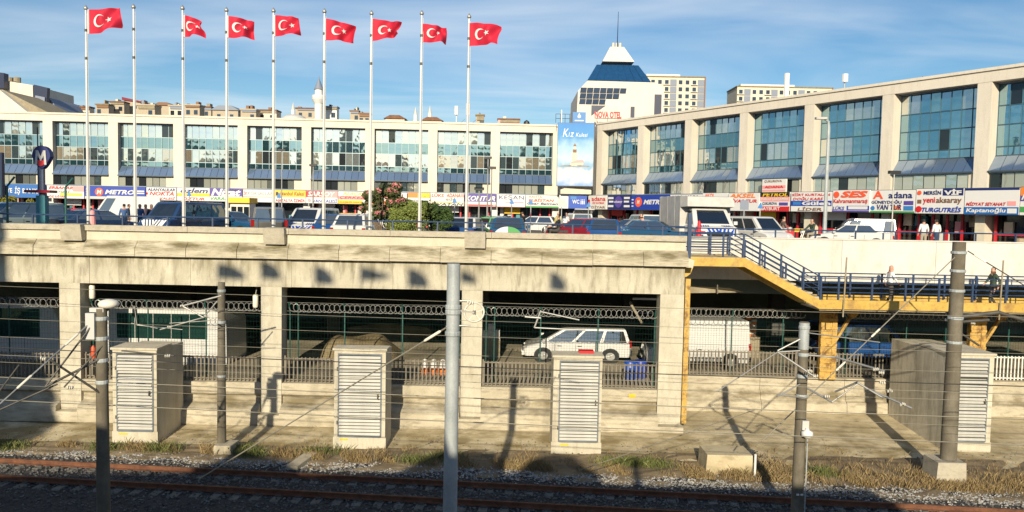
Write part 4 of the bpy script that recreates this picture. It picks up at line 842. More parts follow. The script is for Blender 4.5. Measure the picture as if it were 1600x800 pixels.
# ================================================================== people
SKIN = []
def person(label, pos, rz, shirt, trousers, pose='stand', hairm='hair', height=1.74, skin='skin'):
    k = height/1.74
    J = {'pel':(0,0,.95,.135),'wst':(0,0,1.10,.125),'chs':(0,.0,1.32,.15),'nk':(0,0,1.47,.06),'hd':(0,.02,1.56,.085),'hd2':(0,.02,1.66,.10),'hd3':(0,.01,1.73,.06)}
    E_ = [('pel','wst'),('wst','chs'),('chs','nk'),('nk','hd'),('hd','hd2'),('hd2','hd3')]
    P = {}
    legs = {'stand': [((.10,.0,.50),(.11,-.02,.08),(.11,.14,.03))]*2, 'walk': [((.10,.16,.52),(.11,.14,.09),(.11,.30,.05)),((.10,.02,.50),(.11,-.28,.12),(.11,-.16,.03))], 'sit': [((.17,.42,.92),(.17,.40,.45),(.17,.55,.40))]*2}[pose]
    arms = {'stand': [((.24,-.02,1.14),(.25,.08,.90),(.25,.12,.80))]*2, 'walk': [((.24,-.12,1.16),(.25,-.06,.93),(.25,-.03,.83)),((.23,.10,1.16),(.24,.25,.98),(.24,.32,.93))], 'sit': [((.27,.18,1.18),(.26,.48,1.10),(.25,.56,1.10))]*2}[pose]
    for i, sg in enumerate((-1, 1)):
        n = 'lr'[i]; lg = legs[i]; am = arms[i]
        J['hp'+n] = (sg*.09,0,.90,.105); J['kn'+n] = (sg*lg[0][0],lg[0][1],lg[0][2],.068); J['an'+n] = (sg*lg[1][0],lg[1][1],lg[1][2],.045); J['ft'+n] = (sg*lg[2][0],lg[2][1],lg[2][2],.04)
        J['sh'+n] = (sg*.17,0,1.40,.075); J['el'+n] = (sg*am[0][0],am[0][1],am[0][2],.048); J['wr'+n] = (sg*am[1][0],am[1][1],am[1][2],.034); J['hn'+n] = (sg*am[2][0],am[2][1],am[2][2],.036)
        E_ += [('pel','hp'+n),('hp'+n,'kn'+n),('kn'+n,'an'+n),('an'+n,'ft'+n),('chs','sh'+n),('sh'+n,'el'+n),('el'+n,'wr'+n),('wr'+n,'hn'+n)]
    names = list(J); me = bpy.data.meshes.new('person'); me.from_pydata([tuple(c*k for c in J[q][:3]) for q in names], [(names.index(a),names.index(b)) for a, b in E_], [])
    o = bpy.data.objects.new('person', me); COL.objects.link(o)
    md = o.modifiers.new('s','SKIN'); md.use_smooth_shade = True; ss_ = o.modifiers.new('d','SUBSURF'); ss_.levels = 1; ss_.render_levels = 1
    for i, q in enumerate(names): me.skin_vertices[0].data[i].radius = (J[q][3]*k, J[q][3]*k*(.78 if q in ('chs','wst','pel') else 1)); 
    me.skin_vertices[0].data[0].use_root = True
    o.location = pos; o.rotation_euler = (0,0,rz); tag(o, label, 'person')
    SKIN.append((o, names, {q: Vector(J[q][:3])*k for q in names}, (shirt, trousers, skin, hairm, 'rubber')))
    return o
def finish_people():
    bpy.context.view_layer.update(); dg = bpy.context.evaluated_depsgraph_get()
    for o, names, J, mats in SKIN:
        me = bpy.data.meshes.new_from_object(o.evaluated_get(dg)); me.materials.clear()
        for q in mats: me.materials.append(M[q])
        reg = {}
        for q in names: reg[q] = 1 if q[:2] in ('hp','kn','an') or q == 'pel' else (4 if q[:2] == 'ft' else (2 if q[:2] in ('wr','hn','nk','hd') else 0))
        for p in me.polygons:
            c = p.center; q = min(names, key=lambda a: (J[a]-c).length)
            if q in ('chs','wst') or q.startswith(('sh','el')): p.material_index = 0
            else: p.material_index = reg[q]
            if q in ('hd','hd2','hd3'): p.material_index = 3 if (c.z > J['hd2'].z+.02 or (c.y < J['hd2'].y-.03 and c.z > J['hd'].z)) else 2
        old = o.data; o.modifiers.clear(); o.data = me; bpy.data.meshes.remove(old)
        for p in me.polygons: p.use_smooth = True
D_ = lambda px, Y: on_deck(px, Y)
person('person in a blue jacket standing by the white van, back turned', D_(194,44), R(10), 'shirt_blue', 'jeans')
person('person in dark clothes right beside the one in the blue jacket', D_(201,46), R(-60), 'shirt_black', 'trousers')
person('person in blue shirt just right of the second flagpole', D_(219,44), R(170), 'shirt_blue', 'jeans')
person('person in a pale shirt left of the blue minibus', D_(228,45.5), R(160), 'shirt_pink', 'jeans')
person('person in black between the pale shirt and the blue minibus', D_(237,43), R(180), 'shirt_black', 'trousers')
person('person in white shirt and dark trousers walking right of the round shrubs', D_(701,37.0), R(-80), 'shirt_white', 'trousers', 'walk')
person('person in black outside the shop below the ELBİSTAN sign', D_(817,52), R(60), 'shirt_black', 'trousers')
person('person in yellow top near the WC entrance', D_(872,54), R(150), 'shirt_yellow', 'trousers')
person('person in white top near the WC entrance', D_(884,52), R(200), 'shirt_white', 'jeans')
person('person in pink and white top walking right of the bright blue hatchback', D_(1003,39), R(100), 'shirt_pink', 'trousers_light', 'walk')
person('person in a checked shirt walking right of the small white van', D_(1224,40), R(-90), 'shirt_plaid', 'trousers', 'walk')
person('person in white shirt and light trousers facing the shops, left of a pair', D_(1444,41.5), R(0), 'shirt_white', 'trousers_light')
person('person in white shirt and blue jeans facing the shops, right of a pair', D_(1464,41.5), R(15), 'shirt_white', 'jeans')
person('person in a white T-shirt walking on the footbridge', (atY(1391,440,31.7).x,31.7,-1.93), R(-90), 'shirt_white', 'trousers', 'walk', 'skin')
person('person in a dark green jacket walking on the footbridge', (atY(1552,440,31.7).x,31.7,-1.93), R(90), 'shirt_green', 'trousers', 'walk')
def motorbike(label, pos, rz, main):
    t = thing('motorcycle', label, 'motorcycle', pos, rz); B = lambda mb, n, m, sm=None, par=t: mb.build(n, m, par, smooth=sm, world=False)
    for x in (-.62,.66):
        tor = [(x+.27*math.cos(a*math.pi/8),0,.31+.27*math.sin(a*math.pi/8)) for a in range(16)]
        w = B(MB().tube(tor, .05, 6, loop=True), 'wheel', 'rubber', 50); sp = MB().lathe([(.05,-.05),(.05,.05)], (x,0,.31), 8, 'y')
        for k in range(6): a = k*math.pi/3; sp.bar((x,0,.31),(x+.24*math.cos(a),0,.31+.24*math.sin(a)),.015)
        B(sp, 'hub', 'rim', par=w)
    B(MB().tube([(.66,.06,.31),(.45,.06,.85),(.38,.05,1.0)],.025,6).tube([(.66,-.06,.31),(.45,-.06,.85),(.38,-.05,1.0)],.025,6), 'fork', 'steel')
    B(MB().tube([(.36,-.33,1.06),(.40,-.1,1.02),(.40,.1,1.02),(.36,.33,1.06)],.018,6), 'handlebar', 'black')
    B(MB().lathe([(.06,-.28),(.15,-.2),(.17,.05),(.11,.25)], (.15,0,.82), 10, 'x'), 'tank', main, 50); B(MB().box(-.62,-.08,-.13,.13,.72,.82), 'seat', 'black')
    B(MB().tube([(.4,0,.8),(.1,0,.45),(-.2,0,.4),(-.62,0,.33)],.03,6).tube([(-.2,0,.42),(-.45,0,.74)],.025,6), 'frame', 'steel_dark'); B(MB().lathe([(.1,-.15),(.16,-.1),(.16,.1),(.1,.15)], (.05,0,.45), 10, 'y'), 'engine', 'steel')
    B(MB().tube([(0,-.16,.35),(-.4,-.18,.33),(-.75,-.18,.42)],.035,8), 'exhaust', 'steel'); B(MB().lathe([(.03,-.02),(.08,0),(.08,.06)], (.5,0,.9), 10, 'x'), 'headlamp', 'lamp_glass')
    return t
p = on_deck(868,38.2); motorbike('black motorcycle ridden left of the maroon car', p, R(180), 'car_black'); person('person in black riding the motorcycle left of the maroon car', (p[0]+.15,p[1],-.10), R(90), 'shirt_black', 'trousers', 'sit', height=1.72)
p = on_deck(1266,41.5); motorbike('olive motorcycle parked right of the checked-shirt walker', p, R(200), 'car_grey'); person('person in olive clothes astride the parked motorcycle', (p[0]+.12,p[1],-.10), R(110), 'shirt_green', 'trousers_light', 'sit')
p = on_deck(1000,38.6); motorbike('motorcycle standing between the blue hatchback and the blue sedan', (p[0]+.6,p[1],0), R(175), 'car_grey')
finish_people()
# ================================================================== flagpoles and flags
ORD = ['first','second','third','fourth','fifth','sixth','seventh','eighth','ninth']
def flagpole(x, y, z0, z1, label, r=.056):
    t = thing('flagpole', label, 'flagpole', (x,y,z0), 0, 'flagpoles behind the parapet')
    MB().tube([(0,0,0),(0,0,(z1-z0)*.55),(0,0,z1-z0)], [r,r*.85,r*.62], 12).build('pole', 'pole_white', t, smooth=60, world=False)
    MB().lathe([(.02,0),(.075,.03),(.085,.08),(.05,.14),(.012,.2)], (0,0,z1-z0), 10).build('finial', 'steel', t, smooth=60, world=False)
    for h in (.30, .72): MB().lathe([(r*1.0,-.05),(r*1.06,0),(r*1.0,.05)], (0,0,(z1-z0)*(1-h*.28)), 10).build('band', 'steel_dark', t, world=False)
    MB().lathe([(r*1.6,0),(r*1.6,.25),(r*1.05,.3)], (0,0,0), 10).build('base_collar', 'steel', t, world=False)
    MB().tube([(r+.02,0,.6),(r*.7+.02,0,z1-z0-.1)], .008, 5).build('halyard', 'offwhite', t, world=False)
def flag(x, y, ztop, w, h, seed, label, droop, fold, both=True):
    rd = random.Random(seed); a1, a2, a3 = rd.uniform(0,6), rd.uniform(0,6), rd.uniform(0,6); yaw = rd.uniform(-.35,.25); taper = fold
    def P(u, v):                                  # u along the fly, v up the hoist
        q = u*u
        wy = .22*u*math.sin(5.5*u+2.0*v+a1) + .10*u*math.sin(11*u-5*v+a2) + .035*math.sin(17*u+3*v+a3)*u
        sx = w*(u - .10*q*taper - .05*u*math.sin(4*v+a2)*taper)
        z = ztop - h*(1-v)*(1-.22*taper*u*(1 if u > .5 else u*2)) - droop*q*h - .10*taper*u*h*(v) + .03*math.sin(9*u+a1)*u*h + .05*h*q*math.sin(7*v+a3)
        return Vector((x + math.cos(yaw)*sx - math.sin(yaw)*wy, y + math.sin(yaw)*sx + math.cos(yaw)*wy, z))
    def Nrm(u, v):
        e = .01; return ((P(u+e,v)-P(u-e,v)).cross(P(u,v+e)-P(u,v-e))).normalized()
    t = thing('flag', label, 'flag', (x,y,ztop-h), 0, 'red flags on the flagpoles')
    nu, nv = 26, 16; vs = [P(i/nu, j/nv) for i in range(nu+1) for j in range(nv+1)]; fs = [(i*(nv+1)+j,(i+1)*(nv+1)+j,(i+1)*(nv+1)+j+1,i*(nv+1)+j+1) for i in range(nu) for j in range(nv)]
    MB().add(vs, fs).build('cloth', 'flag_red', t, smooth=180)
    MB().tube([P(0,0)+Vector((-.01,0,0)),P(0,1)+Vector((-.01,0,0))], .03, 6).build('hoist_band', 'flag_white', t)
    asp = h/w
    for sg in ((-1, 1) if both else (-1,)):
        def Q(cu, cv): return P(cu, cv) + Nrm(cu, cv)*(.022*sg)
        cvs = []; cfs = []; n = 28; c0 = .36; R1 = .25; R2 = .20; off = .0625
        ts = math.acos((off*off+R1*R1-R2*R2)/(2*off*R1))
        for i in range(n+1):                      # crescent as a strip between two circles
            a = ts + (2*math.pi-2*ts)*i/n
            ox, oy = R1*math.cos(a), R1*math.sin(a)
            b = math.atan2(oy, ox-off); ix, iy = off+R2*math.cos(b), R2*math.sin(b)
            cvs += [Q(c0+ox*asp, .5+oy), Q(c0+ix*asp, .5+iy)]
            if i: cfs.append((2*i-2,2*i-1,2*i+1,2*i))
        MB().add(cvs, cfs).build('crescent', 'flag_white', t)
        sv = []
        for i in range(10):
            a = math.pi + i*math.pi/5; rr = .125 if i % 2 == 0 else .05; sv.append(Q(c0+.36*asp+rr*math.cos(a)*asp, .5+rr*math.sin(a)))
        sv.append(Q(c0+.36*asp,.5)); MB().add(sv, [(i,(i+1)%10,10) for i in range(10)]).build('star', 'flag_white', t)
FP = [(136,16),(210,14),(286,16),(354,19),(427,20),(506,21),(579,24),(657,24),(730.5,29)]
FL = {0:(15,53,48,-.22,.35),2:(24,58,36,.30,1.4),3:(25,59,41,.12,.7),4:(24,57,40,.02,.6),5:(29,63,48,.18,.8),6:(29,64,50,.08,1.5),7:(37,66,40,.0,.4),8:(36,72,50,.06,.5)}
near = ['at the far left','left of the bare flagpole','second from the left without a flag','third from the left','fourth from the left','fifth from the left','sixth from the left','behind the round shrubs','nearest the tower poster']
for i, (px, pt) in enumerate(FP):
    b = atY(px, 352, 30.95); tp = atY(px, pt, 30.95); lab = 'slim white flagpole, %s of nine from the left%s' % (ORD[i], ', without a flag' if i == 1 else '')
    flagpole((b.x+tp.x)/2, 30.95, 0.0, tp.z, lab)
    if i in FL:
        y0, y1, wpx, dr_, fo = FL[i]; a = atY(px, y0, 30.95); c = atY(px, y1, 30.95)
        flag(a.x+.07, 30.93, a.z, wpx/39.2, a.z-c.z, i*11+3, 'red flag with white crescent and star on the %s flagpole from the left' % ORD[i], dr_, fo)
# flags on the station roof behind the viewer: their soft shadows fall on the garage beam
for i, (xa, za, xb, zb) in enumerate([(-14.85,13.12,-13.73,12.52),(-13.16,13.25,-12.37,12.55),(-11.08,13.1,-10.33,12.39),(-9.32,13.13,-8.15,12.51),(-7.47,13.07,-6.66,12.34),(-5.44,13.01,-4.81,12.55),(-1.97,13.05,-1.33,12.31)]):
    t = thing('roof_flagpole', 'flagpole with a flag on the station roof, number %s from the left, behind the viewpoint' % ORD[i], 'flagpole', (xa,-6,3.4), 0, 'flagpoles behind the viewpoint')
    MB().tube([(xa,-6,3.4),(xa,-6,za+.1)], .026, 6).build('pole', 'pole_white', t)
    w, h = xb-xa, za-zb; vs = []; fs = []
    for q in range(9):
        u = q/8; vs += [(xa+w*u,-6+.06*math.sin(6*u),za-(h*.85*(1-math.sqrt(max(0,1-u*u))) if i != 3 else .45*h*u)),(xa+w*u,-6+.06*math.sin(6*u+1),zb+(.0 if i != 3 else .3*h*u))]
        if q: fs.append((2*q-2,2*q,2*q+1,2*q-1))
    MB().add(vs,fs).build('flag_cloth', 'flag_red', t)

# ================================================================== railings on the deck edge
def deck_rail(name, label, x0, x1, Y, z0, h, n, mat):
    t = thing(name, label, 'railing', ((x0+x1)/2,Y,z0)); ps = MB().box(-.028,.028,-.028,.028,0,h).mesh('post', mat)
    for i in range(n): link('post', ps, t, (x0+(x1-x0)*(i+.5)/n-(x0+x1)/2, 0, 0))
    MB().tube([(x0,Y,z0+h),(x1,Y,z0+h)], .032, 6).build('top_rail', mat, t)
deck_rail('railing', 'thin grey blue railing along the concrete parapet behind the flagpoles', -30, 6.7, 30.22, .865, .36, 21, 'blue_rail')
deck_rail('railing', 'thin grey blue railing along the top of the white wall', 6.95, 36, 33.2, .80, .34, 17, 'blue_rail')

# ================================================================== plants
def leaf_cloud(mb, c, rad, n, ls, rd, shell=.55):
    for _ in range(n):
        while True:
            v = Vector((rd.uniform(-1,1),rd.uniform(-1,1),rd.uniform(-1,1)))
            if shell*rd.random() < v.length <= 1: break
        p = Vector(c) + Vector((v.x*rad[0],v.y*rad[1],v.z*rad[2])); a = Vector((rd.gauss(0,1),rd.gauss(0,1),rd.gauss(0,1))).normalized(); b = a.orthogonal().normalized(); l = ls*rd.uniform(.6,1.4)
        mb.add([p-a*l*.5, p+b*l*.28, p+a*l*.5, p-b*l*.28], [(0,1,2,3)])
def bush(name, label, cat, base, blobs, leafm, n, ls, seed, trunks, flowers=0, limb=.035):
    rd = random.Random(seed); t = thing(name, label, cat, base); mb = MB(); tr = MB(); fl = MB(); bx, by, bz = base
    for (dx,dy,dz,rx,ry,rz_,k) in blobs:
        sub = max(3, int(8*k))
        for _ in range(sub):
            a = rd.uniform(0,6.28); e = rd.uniform(-.6,1); q = (bx+dx+rx*.68*math.cos(a)*math.sqrt(1-e*e*.8), by+dy+ry*.68*math.sin(a), bz+dz+rz_*.7*e)
            leaf_cloud(mb, q, (rx*.40,ry*.40,rz_*.36), int(n*k/sub), ls, rd, .4)
            if flowers: leaf_cloud(fl, (q[0],q[1]-.05,q[2]+rz_*.12), (rx*.30,ry*.36,rz_*.22), int(flowers*k/sub), ls*.8, rd, .5)
        leaf_cloud(mb, (bx+dx,by+dy,bz+dz), (rx*.8,ry*.8,rz_*.8), int(n*k*.25), ls, rd, .2)
        for _ in range(trunks):
            s = (bx+rd.uniform(-.12,.12), by+rd.uniform(-.1,.1), bz); e = (bx+dx+rd.uniform(-.5,.5)*rx, by+dy+rd.uniform(-.5,.5)*ry, bz+dz+rd.uniform(-.2,.5)*rz_)
            md = ((s[0]*.55+e[0]*.45)+rd.uniform(-.1,.1), (s[1]+e[1])/2, (s[2]+e[2])/2); tr.tube([s,md,e], [limb,limb*.75,limb*.3], 6)
    tr.build('trunk', 'bark', t); mb.build('crown', leafm, t, kind=None)
    if flowers: fl.build('blossom', 'petal', t)
    return t
p = atY(597,352,33.2)
bush('oleander_bush', 'tall oleander bush with pink blossom on the deck edge', 'bush', (p.x,33.2,0), [(-.35,0,2.15,.50,.5,.42,.7),(.25,0,2.45,.62,.5,.48,1),(.65,0,2.0,.50,.5,.42,.7),(-.15,0,1.5,.55,.5,.40,.7),(-.75,0,1.75,.28,.3,.3,.25)], 'leaf_oleander', 1500, .13, 5, 3, flowers=420)
p = atY(640,352,33); bush('round_shrub', 'broad olive green round shrub, left of a pair, behind the railing', 'shrub', (p.x,33.0,0), [(0,0,1.15,1.08,.75,.85,1.4),(-.25,0,1.72,.62,.5,.46,.6),(.4,.0,1.65,.62,.5,.46,.6)], 'leaf_olive', 4200, .085, 8, 2)
p = atY(676,352,33.5); bush('round_shrub', 'darker upright green shrub, right of a pair, behind the railing', 'shrub', (p.x,33.5,0), [(-.1,0,1.45,.6,.5,.85,1),(.4,0,1.25,.5,.45,.7,.8),(-.35,0,1.75,.34,.3,.45,.5)], 'leaf_dark', 3000, .10, 9, 2)
p = atY(5,335,40); bush('round_shrub', 'yellow green bush behind the grey green van at the left edge', 'shrub', (p.x,40,0), [(0,0,1.3,.8,.6,.8,1)], 'leaf_yellow', 1300, .11, 12, 2)
p = atY(56,325,44); bush('round_shrub', 'small yellow green bush behind the metro pillar', 'shrub', (p.x,44,0), [(0,0,1.3,.5,.5,.7,1)], 'leaf_yellow', 700, .11, 14, 2)
struct('grass_verge', MB().box(atY(515,350,42).x,atY(775,350,42).x,41,44.5,.004,.16), 'grass_verge')

# ================================================================== deck furniture
p = atY(66,300,34.5)
mt_ = thing('metro_pillar', 'dark metro pillar with a blue and red heart shaped M sign', 'sign', (p.x,34.5,0))
s_ = 34.5/1215
MB().box(p.x-.20,p.x+.20,34.35,34.65,0,2.0).build('plinth', 'teal', mt_)
MB().box(p.x-.62,p.x+.5,34.2,34.8,2.12,2.24).build('shelf', 'car_maroon', mt_)
MB().box(p.x-.10,p.x+.10,34.42,34.58,2.0,3.2).build('stem', 'panel_grey', mt_); MB().tube([(p.x-.17,34.5,2.2),(p.x-.17,34.5,5.0)], .03, 6).build('side_pole', 'steel_dark', mt_)
hp = []
for i in range(28):
    a = 2*math.pi*i/28; hp.append((p.x+.05+.40*math.sin(a)*(1 if math.cos(a) > 0 else .55+.45*(1+math.cos(a))), 3.72+.55*math.cos(a)*(.85 if math.cos(a) > 0 else 1)))
mb = MB().prism(hp, 'y', 34.36, 34.64); mb.build('heart_shell', 'navy', mt_)
MB().prism([(p.x+.05+(x-p.x-.05)*.78, 3.62+(z-3.72)*.62) for x, z in hp if z < 3.72], 'y', 34.33, 34.355).build('red_field', 'red', mt_)
MB().add([(p.x-.20,34.32,3.35),(p.x-.10,34.32,3.35),(p.x-.07,34.32,3.75),(p.x+.06,34.32,3.50),(p.x+.19,34.32,3.75),(p.x+.21,34.32,3.35),(p.x+.31,34.32,3.35),(p.x+.27,34.32,3.98),(p.x+.17,34.32,3.98),(p.x+.06,34.32,3.72),(p.x-.05,34.32,3.98),(p.x-.15,34.32,3.98)],[(0,1,2,11),(2,10,11),(2,3,9,10),(3,4,8,9),(4,8,7),(4,5,6,7)]).build('letter_m', 'lightgrey', mt_)
p = atY(2,280,35.2); pn = thing('advert_board', 'dark blue advertising panel cut by the left picture edge', 'panel', (p.x-.5,35.2,0))
MB().box(p.x-1.3,p.x+.10,35.1,35.3,1.9,3.9).build('panel', 'panel_navy', pn); MB().box(p.x-1.2,p.x+.03,35.07,35.095,2.0,2.7).build('picture', 'teal', pn); MB().box(p.x-.7,p.x-.5,35.1,35.3,0,1.9).build('post', 'steel_dark', pn)
def cctv_post(px, label):
    b = atY(px,345,33); t = thing('fence_post', label, 'post', (b.x,33,0)); MB().tube([(b.x,33,0),(b.x,33,2.35),(b.x+.32,33,2.75)], .045, 8).build('post', 'fence_green', t)
cctv_post(12, 'dark green cranked post in front of the grey green van'); cctv_post(103, 'dark green cranked post beside the red car')
def lamp(px, Y, ht, label, head='single', r=.06, double=False):
    b = atY(px,345,Y); t = thing('street_lamp', label, 'street lamp', (b.x,Y,0))
    if head == 'arm':
        MB().tube([(b.x,Y,0),(b.x,Y,ht-.5),(b.x-.03,Y,ht-.15),(b.x-.25,Y,ht)], [r*1.3,r,r*.8,r*.7], 8).build('post', 'galvanised', t); MB().box(b.x-.75,b.x-.15,Y-.14,Y+.14,ht-.03,ht+.09).build('lamp_head', 'steel', t)
    else:
        MB().tube([(b.x,Y,0),(b.x,Y,ht)], [r*1.2,r*.7], 8).build('post', 'steel', t); MB().box(b.x-.28,b.x+.28,Y-.12,Y+.12,ht,ht+.16).build('lamp_head', 'black', t)
lamp(1289,43,7.1,'tall grey street lamp with one arm in front of the right wing','arm',.09)
lamp(489,60,4.9,'thin lamp post right of the VAN KALESİ sign'); lamp(440,60,6.0,'thin pale lamp post in front of the yellow sign',r=.05); lamp(761,58,5.6,'thin lamp post in front of the KONTUR sign'); lamp(767,50,4.4,'shorter lamp post right beside the KONTUR lamp post',r=.05)
lamp(748,45,2.9,'short black post below the KONTUR sign',r=.05)
lamp(1394,40,4.0,'slim white post in front of the navy adana sign',r=.04)
def road_sign(px, Y, z, label, mat='sky_blue', shape='tri'):
    b = atY(px,345,Y); t = thing('road_sign', label, 'road sign', (b.x,Y,0), 0, 'road signs on the deck'); MB().tube([(b.x,Y,0),(b.x,Y,z+.3)], .03, 6).build('post', 'galvanised', t)
    if shape == 'tri': MB().prism([(b.x-.16,z),(b.x+.16,z),(b.x+.02,z+.32),(b.x-.02,z+.32)], 'y', Y-.05, Y-.03).build('plate', mat, t)
    elif shape == 'disc': MB().lathe([(.22,-.05),(.22,-.03)], (b.x,Y,z+.2), 16, 'y').build('plate', mat, t)
    else: MB().box(b.x-.24,b.x+.24,Y-.05,Y-.03,z-.15,z+.4).build('plate', mat, t)
road_sign(296,50,2.3,'small blue road sign in front of the red ÖZTUR letters'); road_sign(436,50,2.3,'small blue road sign below the yellow sign'); road_sign(710,50,2.2,'small blue road sign left of the KONTUR sign'); road_sign(799,50,2.2,'small blue road sign below KEŞAN'); road_sign(829,50,2.2,'small blue road sign below ELBİSTAN')
road_sign(877,50,2.2,'small grey road sign left of the WC sign','lightgrey','box'); road_sign(919,50,2.1,'small blue road sign right of the WC sign'); road_sign(1162,44,2.2,'square grey blue road sign below AKSEL','panel_grey','box'); road_sign(1187,44,2.15,'small blue road sign between AKSEL and the black PETROL strip')
road_sign(606,36,1.1,'blue disc road sign beside the round shrubs',shape='disc')
road_sign(761,40,.75,'white triangular road sign low behind the railing','offwhite')
# kiosk
a = atY(357,320,62); b = atY(391,320,62); k = thing('kiosk', 'small white kiosk with a yellow canopy below the slanted script sign', 'kiosk', ((a.x+b.x)/2,62,0))
MB().box(a.x+.1,b.x-.1,62.1,63.6,0,2.0).build('cabin', 'offwhite', k); MB().box(a.x,b.x,61.8,63.8,2.0,2.42).build('canopy', 'yellow', k)
for i in range(3): MB().box(a.x+.2+.5*i,a.x+.6+.5*i,62.05,62.09,.7,1.7).build('window', 'shop_glass', k)
# orange cone-like bollard, hydrant
p = atY(139,350,33); c = thing('traffic_barrier', 'faded orange red barrier at the foot of the first flagpole', 'barrier', (p.x+.1,33,0)); MB().lathe([(.28,0),(.28,.05),(.17,.1),(.10,1.35),(.05,1.4)], (p.x+.15,33,0), 10).build('cone', 'pink', c)
p = atY(1089,360,36.6); c = thing('fire_hydrant', 'small red hydrant in front of the box truck', 'hydrant', (p.x,36.2,0)); MB().lathe([(.12,0),(.12,.6),(.15,.62),(.15,.7),(.11,.75),(.08,1.35),(.02,1.45)], (p.x,36.2,0), 10).build('barrel', 'red', c, smooth=50); MB().tube([(p.x-.28,36.2,.9),(p.x+.28,36.2,.9)], .07, 8).build('outlet', 'red', c)
p = atY(1253,362,41); c = thing('food_cart', 'small cart with a yellow top beside the checked-shirt walker', 'cart', (p.x-.3,42,0)); MB().box(p.x-.75,p.x-.1,41.8,42.3,.4,.95).build('box', 'shop_red', c); MB().box(p.x-.1,p.x+.5,41.8,42.3,.9,1.08).build('tray', 'yellow', c)
MB().lathe([(.12,-.03),(.25,-.03),(.25,.03),(.12,.03)], (p.x-.4,41.75,.25), 12, 'y').build('wheel', 'rubber', c)
# roof antennas and lamps
def mast_antenna(px, py0, py1, Y, label, fat):
    b = atY(px,py0,Y); tp = atY(px,py1,Y); t = thing('roof_antenna', label, 'antenna', (b.x,Y,10.4)); MB().tube([(b.x,Y,10.3),(b.x,Y,tp.z)], .05, 6).build('mast', 'steel', t)
    MB().tube([(b.x,Y-.1,tp.z-fat),(b.x,Y-.1,tp.z)], .22, 8).build('antenna_panel', 'white', t); MB().bar((b.x,Y,10.5),(b.x+.9,Y,11.3),.04).build('brace', 'steel_dark', t)
mast_antenna(713,188,166,82,'white panel antenna on the roof left of the last flagpole',.9); mast_antenna(731,188,162,82,'white panel antenna on the roof behind the last flagpole',1.2)
mast_antenna(1228,150,115,66,'tall white tube antenna above the right wing roof',2.0); mast_antenna(1319,140,116,60,'thin double antenna above the right wing roof',.6)
p = atY(1447,116,50); fl_ = thing('floodlight', 'black floodlight on the right wing roof edge', 'floodlight', (p.x,50.2,10.4)); MB().bar((p.x-.15,50.2,10.75),(p.x+.18,50.0,10.62),.26,.1).build('lamp', 'black', fl_); MB().tube([(p.x,50.2,10.4),(p.x,50.2,10.7)], .03, 6).build('bracket', 'steel', fl_)
p = atY(1578,103,46.5); dm = thing('roof_drum', 'grey rounded vent on the right end of the roof', 'vent', (p.x,46.5,10.4)); MB().lathe([(.4,0),(.45,.2),(.35,.38),(.1,.45)], (p.x,46.5,10.42), 14).build('dome', 'old_pipe', dm, smooth=60)

# ================================================================== skyline
def house(px0, px1, pt, Y, mat, roofm, label, roof='flat', seed=0):
    rd = random.Random(seed); a = atY(px0,185,Y); b = atY(px1,185,Y); z1 = atY((px0+px1)/2,pt,Y).z; z0 = 0
    t = thing('house', label, 'house', ((a.x+b.x)/2,Y,z0), 0, 'houses on the skyline'); D = (b.x-a.x)*.8
    hr = (b.x-a.x)*.18 if roof != 'flat' else 0
    MB().box(a.x,b.x,Y,Y+D,z0,z1-hr).build('wall', mat, t)
    if roof == 'flat':
        MB().box(a.x-.2,b.x+.2,Y-.3,Y+D,z1,z1+.35).build('roof', roofm, t); 
        for k_ in range(rd.randint(1,3)):
            q_ = rd.uniform(.05,.8); w_ = rd.uniform(.06,.2); MB().box(a.x+(b.x-a.x)*q_,a.x+(b.x-a.x)*(q_+w_),Y+1,Y+3,z1+.35,z1+rd.uniform(.6,1.6)).build('roof_hut', rd.choice(['cream','brown','panel_grey','old_pipe','tile_roof']), t)
        MB().box(a.x+(b.x-a.x)*.1,b.x+.1,Y-.32,Y-.02,z1-rd.uniform(.5,1.0),z1-.1).build('balcony_band', rd.choice(['brown','old_pipe','panel_grey']), t)
    else:
        m_ = (a.x+b.x)/2
        if roof == 'shed': pr = [(a.x-.4,z1),(b.x+.4,z1-hr*1.3),(b.x+.4,z1-hr*1.7),(a.x-.4,z1-hr)]
        else: pr = [(a.x-.5,z1-hr),(m_-.25*(b.x-a.x),z1),(m_+.25*(b.x-a.x),z1),(b.x+.5,z1-hr)]
        MB().prism(pr, 'y', Y-.5, Y+D).build('roof', roofm, t)
    n = max(2, int((b.x-a.x)/2.6)); q = (b.x-a.x)/n; wmh = MB().box(-.5,.5,-.08,0,-.6,.6).mesh('window', 'hotel_pane')
    for f_ in range(3):
        for i in range(n):
            if rd.random() < .8: link('window', wmh, t, (a.x+(i+.5)*q-(a.x+b.x)/2, -.01, z1-hr-1.8-f_*3.0-z0))
